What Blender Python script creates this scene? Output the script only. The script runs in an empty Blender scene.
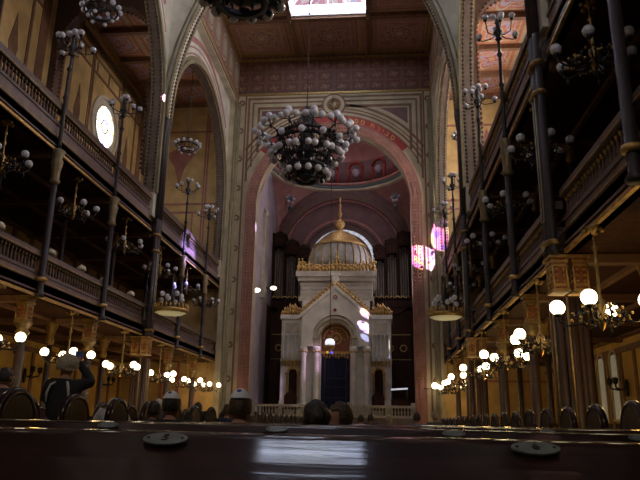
import bpy, math, random
from mathutils import Matrix, Vector
random.seed(7)
S = bpy.context.scene
COL = S.collection
PI = math.pi
ORD = ['first', 'second', 'third', 'fourth', 'fifth', 'sixth', 'seventh', 'eighth', 'ninth', 'tenth', 'eleventh', 'twelfth',
       'thirteenth', 'fourteenth', 'fifteenth', 'sixteenth', 'seventeenth', 'eighteenth', 'nineteenth', 'twentieth',
       'twenty-first', 'twenty-second', 'twenty-third', 'twenty-fourth', 'twenty-fifth', 'twenty-sixth', 'twenty-seventh']
CX = .15                      # axis of the chancel and the ark

# ------------------------------------------------------------------ materials
def newmat(name):
    m = bpy.data.materials.new(name); m.use_nodes = True
    nt = m.node_tree
    return m, nt, nt.nodes['Principled BSDF']

class N:
    """small helper for math nodes"""
    def __init__(s, nt): s.nt = nt
    def node(s, t, **k):
        n = s.nt.nodes.new(t)
        for a, b in k.items(): setattr(n, a, b)
        return n
    def put(s, sock, v):
        if isinstance(v, (int, float)): sock.default_value = v
        else: s.nt.links.new(v, sock)
    def m(s, op, a, b=0.0, c=0.0):
        n = s.node('ShaderNodeMath', operation=op)
        s.put(n.inputs[0], a); s.put(n.inputs[1], b); s.put(n.inputs[2], c)
        return n.outputs[0]
    def ramp(s, fac, stops, interp='CONSTANT'):
        n = s.node('ShaderNodeValToRGB'); r = n.color_ramp; r.interpolation = interp
        while len(r.elements) < len(stops): r.elements.new(.5)
        for e, (p, c) in zip(r.elements, stops):
            e.position = p; e.color = (*c, 1)
        s.put(n.inputs[0], fac); return n.outputs[0]
    def mix(s, f, a, b):
        n = s.node('ShaderNodeMix', data_type='RGBA')
        s.put(n.inputs[0], f)
        for i, v in ((6, a), (7, b)):
            if isinstance(v, tuple): n.inputs[i].default_value = (*v, 1)
            else: s.nt.links.new(v, n.inputs[i])
        return n.outputs[2]
    def obj(s):
        t = s.node('ShaderNodeTexCoord'); x = s.node('ShaderNodeSeparateXYZ')
        s.nt.links.new(t.outputs['Object'], x.inputs[0])
        return t.outputs['Object'], x.outputs

def mat(name, col, rough=.6, metal=0., var=.25, scale=3., coat=0., emit=None, strength=0., bump=0.):
    m, nt, b = newmat(name); h = N(nt)
    v, _ = h.obj()
    nz = h.node('ShaderNodeTexNoise'); nz.inputs['Scale'].default_value = scale; nz.inputs['Detail'].default_value = 4
    nt.links.new(v, nz.inputs['Vector'])
    d = tuple(c * (1 - var) for c in col); l = tuple(min(1, c * (1 + var * .6)) for c in col)
    c = h.ramp(nz.outputs['Fac'], [(.3, d), (.7, l)], 'LINEAR')
    nt.links.new(c, b.inputs['Base Color'])
    b.inputs['Roughness'].default_value = rough; b.inputs['Metallic'].default_value = metal
    b.inputs['Coat Weight'].default_value = coat; b.inputs['Coat Roughness'].default_value = .08
    if bump:
        bp = h.node('ShaderNodeBump'); bp.inputs['Strength'].default_value = bump; bp.inputs['Distance'].default_value = .02
        nt.links.new(nz.outputs['Fac'], bp.inputs['Height']); nt.links.new(bp.outputs[0], b.inputs['Normal'])
    if emit:
        b.inputs['Emission Color'].default_value = (*emit, 1); b.inputs['Emission Strength'].default_value = strength
    return m

def pattern(name, ax, cell, org, square, disc, rdisc=.55, petals=8, amp=.25, rough=.7, var=.3):
    """painted panels: nested squares with a petalled rosette in each cell"""
    m, nt, b = newmat(name); h = N(nt); v, xyz = h.obj()
    def fr(i):
        f = h.m('DIVIDE', h.m('SUBTRACT', xyz[ax[i]], org[i]), cell[i])
        return h.m('SUBTRACT', h.m('FRACT', f), .5)
    u, w = fr(0), fr(1)
    au, aw = h.m('ABSOLUTE', u), h.m('ABSOLUTE', w)
    cheb = h.m('MULTIPLY', h.m('MAXIMUM', au, aw), 2.)
    rad = h.m('MULTIPLY', h.m('SQRT', h.m('ADD', h.m('MULTIPLY', u, u), h.m('MULTIPLY', w, w))), 2.)
    ang = h.m('ARCTAN2', w, u)
    wob = h.m('ADD', 1., h.m('MULTIPLY', h.m('SINE', h.m('MULTIPLY', ang, float(petals))), amp))
    rp = h.m('DIVIDE', rad, wob)
    c1 = h.ramp(cheb, square); c2 = h.ramp(h.m('DIVIDE', rp, rdisc), disc)
    c = h.mix(h.m('LESS_THAN', rp, rdisc), c1, c2)
    nz = h.node('ShaderNodeTexNoise'); nz.inputs['Scale'].default_value = 5.; nz.inputs['Detail'].default_value = 5
    nt.links.new(v, nz.inputs['Vector'])
    k = h.ramp(nz.outputs['Fac'], [(.3, (1 - var,) * 3), (.7, (1, 1, 1))], 'LINEAR')
    mx = h.node('ShaderNodeMix', data_type='RGBA', blend_type='MULTIPLY'); mx.inputs[0].default_value = 1
    nt.links.new(c, mx.inputs[6]); nt.links.new(k, mx.inputs[7])
    nt.links.new(mx.outputs[2], b.inputs['Base Color']); b.inputs['Roughness'].default_value = rough
    return m

def glass_emit(name, cols, scale, strength):
    """leaded coloured glass with daylight behind it"""
    m, nt, b = newmat(name); h = N(nt); v, _ = h.obj()
    vo = h.node('ShaderNodeTexVoronoi'); vo.inputs['Scale'].default_value = scale
    nt.links.new(v, vo.inputs['Vector'])
    sx = h.node('ShaderNodeSeparateColor'); nt.links.new(vo.outputs['Color'], sx.inputs[0])
    c = h.ramp(sx.outputs[0], [(i / len(cols), q) for i, q in enumerate(cols)])
    nt.links.new(c, b.inputs['Emission Color']); b.inputs['Base Color'].default_value = (.03, .03, .03, 1)
    b.inputs['Emission Strength'].default_value = strength; b.inputs['Roughness'].default_value = .2
    return m

def wood(name, a, bcol, rough, coat=0., scale=2., stretch=(1, 1, 1), coatr=.15, bump=.12):
    m, nt, b = newmat(name); h = N(nt); v, _ = h.obj()
    mp = h.node('ShaderNodeMapping'); mp.inputs['Scale'].default_value = stretch; nt.links.new(v, mp.inputs[0])
    nz = h.node('ShaderNodeTexNoise'); nz.inputs['Scale'].default_value = scale; nz.inputs['Detail'].default_value = 6
    nz.inputs['Distortion'].default_value = .6
    nt.links.new(mp.outputs[0], nz.inputs['Vector'])
    nt.links.new(h.ramp(nz.outputs['Fac'], [(.3, a), (.7, bcol)], 'LINEAR'), b.inputs['Base Color'])
    b.inputs['Roughness'].default_value = rough; b.inputs['Coat Weight'].default_value = coat; b.inputs['Coat Roughness'].default_value = coatr
    b.inputs['Specular IOR Level'].default_value = .08
    bp = h.node('ShaderNodeBump'); bp.inputs['Strength'].default_value = bump; bp.inputs['Distance'].default_value = .003
    nt.links.new(nz.outputs['Fac'], bp.inputs['Height']); nt.links.new(bp.outputs[0], b.inputs['Normal'])
    return m

M = {}
M['yellow'] = mat('yellow_plaster', (.58, .40, .17), .75, scale=1.5)
M['beige'] = mat('beige_plaster', (.50, .41, .27), .75, scale=1.2)
M['pale'] = mat('pale_plaster', (.60, .56, .46), .7, scale=1.2)
M['lilac'] = mat('lilac_plaster', (.48, .40, .45), .7, scale=1.)
M['brown'] = mat('brown_paint', (.20, .10, .055), .65)
M['umber'] = mat('umber_paint', (.11, .06, .045), .65)
M['olive'] = mat('olive_moulding', (.24, .20, .11), .5)
M['pink'] = mat('pink_plaster', (.40, .19, .16), .65, scale=2)
M['rose'] = mat('rose_plaster', (.36, .15, .13), .65, scale=2)
M['red'] = mat('red_band', (.33, .025, .018), .6)
M['purple'] = mat('purple_paint', (.15, .075, .075), .7, scale=2)
M['teal'] = mat('teal_paint', (.10, .16, .17), .7)
M['fascia'] = mat('dark_fascia', (.115, .072, .068), .45, scale=4)
M['fascia2'] = mat('fascia_panel', (.20, .135, .13), .5, scale=4)
M['gold'] = mat('gilding', (.58, .37, .13), .5, .7, .35, 8)
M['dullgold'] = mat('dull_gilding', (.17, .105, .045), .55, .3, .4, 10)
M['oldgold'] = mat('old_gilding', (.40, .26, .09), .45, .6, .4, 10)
M['iron'] = mat('dark_iron', (.035, .033, .035), .4, .6, .3, 12)
M['shaft'] = mat('column_paint', (.032, .021, .022), .55, .0, .25, 6)
M['orange'] = mat('orange_capital', (.30, .09, .03), .55, .1, .4, 14)
M['marble'] = mat('white_marble', (.66, .62, .54), .45, 0, .2, 2)
M['marble2'] = mat('cream_stone', (.50, .44, .34), .55, 0, .25, 3)
M['navy'] = mat('navy_curtain', (.012, .014, .055), .7, 0, .4, 6)
M['dome'] = mat('grey_dome', (.34, .33, .29), .5, .25, .3, 2)
M['pipe'] = mat('organ_pipe', (.16, .13, .10), .4, .6, .2, 3)
M['lowshaft'] = mat('brown_shaft', (.065, .032, .014), .5, 0, .3, 6)
M['moundark'] = mat('intrados_paint', (.16, .12, .09), .6)
M['capital'] = mat('pale_gilt_capital', (.22, .16, .08), .45, .3, .35, 14)
M['globe'] = mat('white_glass_globe', (.60, .61, .68), .18, 0, .06, 8, coat=.5)
M['lit'] = mat('lit_globe', (.9, .85, .7), .4, 0, .02, 4, emit=(1, .84, .52), strength=9.)
M['crownlit'] = mat('lit_frosted_glass', (.7, .65, .4), .4, 0, .05, 30, emit=(.80, .68, .34), strength=.30)
M['white'] = mat('white_paint', (.8, .8, .8), .5, 0, .08)
M['floorstone'] = mat('floor_stone', (.16, .12, .09), .5, 0, .3, 2)
M['enamel'] = mat('enamel_plate', (.17, .20, .18), .35, 0, .25, 60, coat=.15)
M['ink'] = mat('black_ink', (.02, .02, .02), .5)
M['skin'] = mat('skin', (.42, .22, .15), .55, 0, .12, 20)
M['cloth_black'] = mat('black_cloth', (.018, .017, .018), .85, 0, .4, 30, bump=.2)
M['cloth_blue'] = mat('navy_cloth', (.03, .035, .07), .85, 0, .4, 30, bump=.2)
M['cloth_plum'] = mat('plum_cloth', (.05, .032, .065), .85, 0, .4, 30, bump=.2)
M['cloth_grey'] = mat('grey_cloth', (.12, .11, .10), .85, 0, .4, 30, bump=.2)
M['cloth_olive'] = mat('olive_cloth', (.10, .085, .05), .85, 0, .4, 30, bump=.2)
M['cloth_white'] = mat('white_cloth', (.55, .53, .48), .85, 0, .2, 30, bump=.2)
M['hair_dark'] = mat('dark_hair', (.03, .02, .014), .5, 0, .6, 60, bump=.5)
M['hair_brown'] = mat('brown_hair', (.09, .05, .025), .5, 0, .6, 60, bump=.5)
M['hair_grey'] = mat('grey_hair', (.42, .35, .24), .6, 0, .5, 60, bump=.5)
M['hair_white'] = mat('white_hair', (.6, .58, .53), .6, 0, .4, 60, bump=.5)
M['blue'] = mat('blue_plastic', (.05, .10, .32), .35)
M['windowlit'] = mat('frosted_lancet', (.5, .48, .38), .4, 0, .2, 5, emit=(.50, .46, .34), strength=.22)
M['shade'] = mat('cream_shade', (.7, .64, .5), .6, 0, .1)
M['pew'] = wood('pew_wood', (.014, .004, .003), (.030, .010, .007), .55, .62, 3., (.8, 16, 16), .08, .08)
for nd in M['pew'].node_tree.nodes:
    if nd.type == 'BUMP': M['pew'].node_tree.links.new(nd.outputs[0], M['pew'].node_tree.nodes['Principled BSDF'].inputs['Coat Normal'])
M['pewend'] = wood('pew_end_wood', (.022, .008, .004), (.055, .020, .007), .45, .2, 3., (3, 3, .6))
M['organ'] = wood('organ_wood', (.020, .009, .006), (.042, .018, .011), .65, .0, 2., (4, 4, .5))
M['panelling'] = wood('panelling_wood', (.035, .014, .009), (.07, .03, .018), .6, .0, 2., (4, 4, .5))
O_, R_, P_, Y_, B_ = (.52, .30, .17), (.44, .22, .15), (.48, .35, .32), (.58, .43, .25), (.25, .13, .09)
M['ceiling'] = pattern('painted_coffers', (0, 1), (4.0, 3.87), (-6.0, 34.8),
    [(0, R_), (.30, O_), (.36, B_), (.40, R_), (.58, P_), (.62, R_), (.72, O_), (.76, B_), (.80, O_), (.9, R_)],
    [(0, Y_), (.2, R_), (.35, P_), (.5, B_), (.62, O_), (.8, R_), (.92, P_)], .5, 8, .18)
M['aisleceil'] = pattern('painted_aisle_coffers', (0, 1), (2.4, 2.6), (-6.9, 34.8),
    [(0, (.50, .17, .09)), (.5, (.45, .35, .42)), (.56, (.52, .2, .1)), (.70, (.5, .36, .2)), (.76, (.45, .16, .08)), (.9, (.50, .34, .2))],
    [(0, (.5, .36, .2)), (.2, (.5, .14, .08)), (.4, (.42, .34, .44)), (.7, (.52, .16, .08)), (.85, (.5, .4, .3))], .62, 4, .35)
M['frieze'] = pattern('painted_frieze', (0, 2), (1.02, .72), (-6.0, 19.98),
    [(0, (.19, .07, .045)), (.55, (.13, .05, .035)), (.72, (.17, .065, .04)), (.90, (.27, .16, .09)), (.95, (.12, .045, .03))],
    [(0, (.36, .22, .11)), (.3, (.15, .055, .035)), (.55, (.33, .20, .11)), (.75, (.17, .06, .04))], .5, 4, .4)
M['clerestory'] = pattern('painted_clerestory', (1, 2), (1.5, 2.6), (34.8, 19.6),
    [(0, (.25, .12, .075)), (.62, (.40, .30, .20)), (.68, (.23, .10, .065)), (.86, (.37, .26, .15)), (.91, (.19, .08, .05))],
    [(0, (.36, .33, .24)), (.55, (.23, .11, .07)), (.7, (.42, .36, .26)), (.86, (.2, .09, .06))], .7, 4, .1)
M['skylight'] = glass_emit('skylight_glass', [(.75, .62, .68), (.55, .22, .28), (.62, .45, .5), (.50, .20, .25), (.42, .36, .62), (.7, .6, .66)], 3., 1.25)
M['lantern'] = glass_emit('added_lantern_glass', [(.95, .86, .9), (1, .95, 1), (.9, .8, .95)], 3., 12.)  # glow for the unseen pane added in the chancel dome
M['addedside'] = glass_emit('added_side_window_glass', [(.85, .74, .95), (.95, .84, .92), (.75, .68, .95), (1, .88, .9)], 3., 4.)  # glow for the unseen windows added beside the chancel
M['addedrear'] = glass_emit('added_rear_rose_glass', [(1, .93, .85), (.95, .93, 1), (1, .85, .7), (.9, .92, 1)], 1.2, 5.)
M['rosewinboost'] = glass_emit('boosted_rose_glass', [(1, .9, .7), (1, .7, .4), (1, .95, .9), (.9, .8, 1)], 3.2, 95.)  # rose glass with its glow boosted to brighten the right aisle
M['skydim'] = glass_emit('skylight_dimmed_glass', [(.93, .91, 1), (1, 1, 1), (.85, .83, 1)], 1.2, 5.)  # side glass with its glow turned down, for the left panes only
M['ochre'] = mat('ochre_wall', (.56, .36, .09), .75, scale=1.5)
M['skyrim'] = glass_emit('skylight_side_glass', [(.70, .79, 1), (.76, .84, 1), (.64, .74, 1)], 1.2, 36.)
M['rosewin'] = glass_emit('rose_window_glass', [(1, .98, .9), (.9, .95, 1), (1, .55, .3), (.55, .7, 1), (1, .93, .6), (1, 1, 1), (.75, .6, 1), (1, 1, .95)], 3.2, 8.)
M['chancelglass'] = glass_emit('chancel_glass', [(.8, .8, .95), (.9, .88, 1), (.7, .72, .9)], 5., .75)
M['blueglass'] = glass_emit('blue_glass', [(.35, .35, 1), (.7, .7, 1), (.5, .5, 1)], 6., 1.1)

# ------------------------------------------------------------------ mesh builder
def mpY(u, v, w): return (w, u, v)         # a wall running along Y, w = X
def mpX(u, v, w): return (u, w, v)         # a wall running along X, w = Y

class MB:
    def __init__(s): s.v = []; s.f = []; s.sm = []
    def add(s, vs, fs, smooth=False):
        o = len(s.v); s.v += [tuple(p) for p in vs]
        s.f += [tuple(i + o for i in f) for f in fs]; s.sm += [smooth] * len(fs); return s
    def box(s, x0, x1, y0, y1, z0, z1):
        vs = [(x, y, z) for z in (z0, z1) for y in (y0, y1) for x in (x0, x1)]
        return s.add(vs, [(0, 2, 3, 1), (4, 5, 7, 6), (0, 1, 5, 4), (2, 6, 7, 3), (0, 4, 6, 2), (1, 3, 7, 5)])
    def cbox(s, c, d): return s.box(c[0] - d[0] / 2, c[0] + d[0] / 2, c[1] - d[1] / 2, c[1] + d[1] / 2, c[2] - d[2] / 2, c[2] + d[2] / 2)
    def mbox(s, mp, u0, u1, v0, v1, w0, w1):
        a, b = mp(u0, v0, w0), mp(u1, v1, w1)
        return s.box(min(a[0], b[0]), max(a[0], b[0]), min(a[1], b[1]), max(a[1], b[1]), min(a[2], b[2]), max(a[2], b[2]))
    def lathe(s, prof, c=(0, 0, 0), n=16, smooth=True, a0=0., a1=2 * PI, sx=1., sy=1., caps=True):
        if prof[0] == prof[-1]: caps = False
        full = abs(a1 - a0 - 2 * PI) < 1e-6; k = n if full else n + 1
        vs = [(c[0] + r * sx * math.cos(a0 + (a1 - a0) * i / n), c[1] + r * sy * math.sin(a0 + (a1 - a0) * i / n), c[2] + z) for r, z in prof for i in range(k)]
        fs = []
        for j in range(len(prof) - 1):
            for i in range(n if full else n):
                i2 = (i + 1) % k
                fs.append((j * k + i, j * k + i2, (j + 1) * k + i2, (j + 1) * k + i))
        if full and caps:
            if prof[0][0] > 1e-4: fs.append(tuple(range(k - 1, -1, -1)))
            if prof[-1][0] > 1e-4: fs.append(tuple((len(prof) - 1) * k + i for i in range(k)))
        return s.add(vs, fs, smooth)
    def sphere(s, c, r, n=10, m=6, sc=(1, 1, 1)):
        vs = [(c[0], c[1], c[2] - r * sc[2])]
        for j in range(1, m):
            t = -PI / 2 + PI * j / m
            vs += [(c[0] + r * sc[0] * math.cos(t) * math.cos(2 * PI * i / n), c[1] + r * sc[1] * math.cos(t) * math.sin(2 * PI * i / n), c[2] + r * sc[2] * math.sin(t)) for i in range(n)]
        vs.append((c[0], c[1], c[2] + r * sc[2])); L = len(vs) - 1
        fs = [(0, 1 + (i + 1) % n, 1 + i) for i in range(n)]
        for j in range(m - 2):
            fs += [(1 + j * n + i, 1 + j * n + (i + 1) % n, 1 + (j + 1) * n + (i + 1) % n, 1 + (j + 1) * n + i) for i in range(n)]
        fs += [(L, 1 + (m - 2) * n + i, 1 + (m - 2) * n + (i + 1) % n) for i in range(n)]
        return s.add(vs, fs, True)
    def tube(s, pts, r, n=8, caps=True):
        pts = [Vector(p) for p in pts]; rs = r if isinstance(r, (list, tuple)) else [r] * len(pts)
        vs = []
        for i, p in enumerate(pts):
            d = (pts[min(i + 1, len(pts) - 1)] - pts[max(i - 1, 0)]).normalized()
            a = d.orthogonal().normalized() if i == 0 else (a - d * a.dot(d)).normalized()
            b = d.cross(a)
            vs += [p + (a * math.cos(2 * PI * k / n) + b * math.sin(2 * PI * k / n)) * rs[i] for k in range(n)]
        fs = [(j * n + k, j * n + (k + 1) % n, (j + 1) * n + (k + 1) % n, (j + 1) * n + k) for j in range(len(pts) - 1) for k in range(n)]
        if caps: fs += [tuple(range(n - 1, -1, -1)), tuple((len(pts) - 1) * n + k for k in range(n))]
        return s.add(vs, fs, True)
    def prism(s, mp, poly, w0, w1):
        n = len(poly)
        vs = [mp(u, v, w0) for u, v in poly] + [mp(u, v, w1) for u, v in poly]
        return s.add(vs, [tuple(range(n)), tuple(range(2 * n - 1, n - 1, -1))] + [(i, i + n, (i + 1) % n + n, (i + 1) % n) for i in range(n)])
    def ring(s, mp, uc, vc, r0, r1, a0, a1, w0, w1, n=32):
        vs = []
        for i in range(n + 1):
            a = a0 + (a1 - a0) * i / n; c, q = math.cos(a), math.sin(a)
            vs += [mp(uc + r0 * c, vc + r0 * q, w0), mp(uc + r1 * c, vc + r1 * q, w0), mp(uc + r1 * c, vc + r1 * q, w1), mp(uc + r0 * c, vc + r0 * q, w1)]
        fs = [(4 * i + k, 4 * i + (k + 1) % 4, 4 * i + 4 + (k + 1) % 4, 4 * i + 4 + k) for i in range(n) for k in range(4)]
        fs += [(0, 1, 2, 3), (4 * n + 3, 4 * n + 2, 4 * n + 1, 4 * n)]
        return s.add(vs, fs)
    def archwall(s, mp, u0, u1, v0, v1, w0, w1, uc, R, vs_, n=36, vb=None):
        vb = v0 if vb is None else vb
        if uc - R > u0 + 1e-4: s.mbox(mp, u0, uc - R, vb, v1, w0, w1)
        if u1 > uc + R + 1e-4: s.mbox(mp, uc + R, u1, vb, v1, w0, w1)
        V = []
        for i in range(n + 1):
            a = PI - PI * i / n; u, v = uc + R * math.cos(a), vs_ + R * math.sin(a)
            V += [mp(u, v, w0), mp(u, v1, w0), mp(u, v1, w1), mp(u, v, w1)]
        return s.add(V, [(4 * i + k, 4 * i + (k + 1) % 4, 4 * i + 4 + (k + 1) % 4, 4 * i + 4 + k) for i in range(n) for k in range(4)])
    def beads(s, mp, uc, vs_, R, vb, w, r, step, a0=0., a1=PI, n=6):
        k = int(R * (a1 - a0) / step)
        for i in range(k + 1):
            a = a0 + (a1 - a0) * i / k
            s.sphere(mp(uc + R * math.cos(a), vs_ + R * math.sin(a), w), r, n, 4)
        if vb is not None:
            for j in range(int((vs_ - vb) / step)):
                for sg in (-1, 1): s.sphere(mp(uc + sg * R, vs_ - (j + 1) * step, w), r, n, 4)
        return s
    def build(s, name, m, parent=None, loc=None):
        me = bpy.data.meshes.new(name); me.from_pydata(s.v, [], s.f)
        me.polygons.foreach_set('use_smooth', s.sm); me.materials.append(m); me.update()
        o = bpy.data.objects.new(name, me); COL.objects.link(o)
        if parent: o.parent = parent
        if loc: o.location = loc
        return o

def tag(o, label=None, cat=None, group=None, kind=None):
    if label: o['label'] = label
    if cat: o['category'] = cat
    if group: o['group'] = group
    if kind: o['kind'] = kind
    return o
def thing(name, label, cat, loc=(0, 0, 0), rz=0., group=None):
    o = bpy.data.objects.new(name, None); o.empty_display_size = .1; COL.objects.link(o)
    o.location = loc; o.rotation_euler = (0, 0, rz)
    return tag(o, label, cat, group)
def kids(o): return [c for c in COL.objects if c.parent == o]
def struct(name, mb, m, parent=None):
    o = mb.build(name, m, parent)
    if not parent: o['kind'] = 'structure'
    return o
KIDS = {}
def dup(root, loc, rz=0., label=None, group=None):
    if root.name not in KIDS: KIDS[root.name] = [(c, kids(c)) for c in kids(root)]
    r = root.copy(); COL.objects.link(r); r.location = loc; r.rotation_euler = (0, 0, rz)
    if label: r['label'] = label
    if group: r['group'] = group
    for c, gs in KIDS[root.name]:
        d = c.copy(); COL.objects.link(d); d.parent = r
        for g in gs:
            e = g.copy(); COL.objects.link(e); e.parent = d
    return r
TRIM = [0]
def trim(mb, m, parent=None):
    TRIM[0] += 1
    return struct('trim_%d' % TRIM[0], mb, m, parent)

# ------------------------------------------------------------------ camera (36 mm class, tilted up, lens just over the desk)
cam = bpy.data.cameras.new('camera'); cam.lens = 36.59; cam.sensor_width = 36; cam.clip_start = .02; cam.clip_end = 200
co = bpy.data.objects.new('camera', cam); COL.objects.link(co)
r_, u_, w_ = Vector((.99586, .08951, .01558)), Vector((.00931, -.27109, .96251)), Vector((-.09038, .95838, .27080))
co.matrix_world = Matrix(((r_.x, u_.x, -w_.x, 2.732), (r_.y, u_.y, -w_.y, 0), (r_.z, u_.z, -w_.z, 1.0), (0, 0, 0, 1)))
S.camera = co

# ------------------------------------------------------------------ room shell
NX, OX = 6.0, 11.2                         # nave arcade and outer wall
YB, YE = -6.0, 34.8                        # back and chancel wall
ZC, ZA = 22.5, 19.5                        # nave and aisle ceilings
G1, G2 = 4.04, 8.08                        # gallery undersides
BAYS = [(12.9, 22.9), (24.25, 34.25)]      # arcade arches
ARCH_Z, TH = 13.0, .42
ACEN, ARAD = (17.6, 29.25), (5.65, 5.0)
COLY = [4.3, 8.1, 12.0, 15.8, 19.7, 23.8, 27.55, 31.4]
EDGES = COLY + [34.8]

struct('floor', MB().box(-OX, OX, YB, YE, -.2, 0), M['floorstone'])
struct('floor_chancel', MB().box(CX - 4.75, CX + 4.75, YE + .1, 44.4, -.2, 1.3), M['floorstone'])
struct('wall_back', MB().box(-OX - .3, OX + .3, YB - .4, YB, -.2, 23.4), M['beige'])

f = MB().ring(mpX, 0, 14.5, 3.3, 3.8, 0, 2 * PI, YB, YB + .2, 40)
wn = struct('window_30', f, M['pale'])  # unseen rose window added behind the camera to light ceiling and end wall
MB().ring(mpX, 0, 14.5, .0001, 3.3, 0, 2 * PI, YB + .02, YB + .06, 40).build('pane', M['addedrear'], wn)
# nave ceiling: painted coffers with skylight openings
SKY = (1, 3, 5, 7)
cm, bm_ = MB(), MB()
for j in range(11):
    y1 = YE - 3.87 * j; y0 = max(YB, y1 - 3.87)
    if y1 <= YB: break
    for i in range(3):
        if i == 1 and j in SKY: continue
        cm.box((-6., -2.05, 2.25)[i], (-2.05, 2.25, 6.)[i], y0, y1, ZC, ZC + .25)
    bm_.box(-6, 6, y1 - .16, y1 + .02 if j == 0 else y1 + .16, ZC - .22, ZC)
for x in (-2.05, 2.25): bm_.box(x - .12, x + .12, YB, YE, ZC - .2, ZC)
struct('ceiling', cm, M['ceiling']); trim(bm_, M['brown'])
b2 = MB()
for j in range(10):
    y = YE - 3.87 * j
    for x in (-2.05, 2.25): b2.lathe([(.0, -.34), (.07, -.30), (.09, -.24), (.05, -.2)], (x, y, ZC), 8)
trim(b2, M['oldgold'])
for n, j in enumerate(SKY):
    y1 = YE - 3.87 * j - .16; y0 = y1 - 3.87 + .32
    f = MB()
    for (a, b, c, d) in ((-2.05, -1.93, y0, y1), (2.13, 2.25, y0, y1), (-2.05, 2.25, y0, y0 + .14), (-2.05, 2.25, y1 - .14, y1)): f.box(a, b, c, d, ZC - .1, ZC + .95)
    w = struct('window_%d' % (n + 1), f, M['white'])
    g = MB()                                    # hipped lantern
    zz, zt = ZC + .55, ZC + 1.5
    base = [(-1.93, y0 + .14, zz), (2.13, y0 + .14, zz), (2.13, y1 - .14, zz), (-1.93, y1 - .14, zz)]
    ym = (y0 + y1) / 2
    top = [(-.55, ym - .55, zt), (.55, ym - .55, zt), (.55, ym + .55, zt), (-.55, ym + .55, zt)]
    g.add(base + top, [(0, 1, 5, 4), (1, 2, 6, 5), (2, 3, 7, 6), (3, 0, 4, 7), (4, 5, 6, 7)])
    g.build('pane', M['skylight'], w)
    for nm_, mt, lst in (('side_pane', 'skyrim', ((2.1, 2.13, y0 + .14, y1 - .14), (-1.9, 2.1, y1 - .17, y1 - .14), (-1.9, 2.1, y0 + .14, y0 + .17))), ('dimmed_pane', 'skydim', ((-1.93, -1.9, y0 + .14, y1 - .14),))):  # left pane dimmed, the others kept bright to throw light leftwards
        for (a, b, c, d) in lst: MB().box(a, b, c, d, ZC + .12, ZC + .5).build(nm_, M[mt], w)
    bars = MB()
    for p, q in zip(base, top): bars.tube([p, q], .05, 6)
    for k in range(4): bars.tube([top[k], top[(k + 1) % 4]], .04, 6)
    for k in range(4):
        p, q = Vector(base[k]), Vector(base[(k + 1) % 4]); r, t = Vector(top[k]), Vector(top[(k + 1) % 4])
        for e in (.25, .5, .75): bars.tube([p.lerp(q, e) - Vector((0, 0, .02)), r.lerp(t, e) - Vector((0, 0, .02))], .022, 5)
        bars.tube([p.lerp(r, .5) - Vector((0, 0, .02)), q.lerp(t, .5) - Vector((0, 0, .02))], .022, 5)
    bars.build('glazing_bar', M['white'], w)

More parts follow.
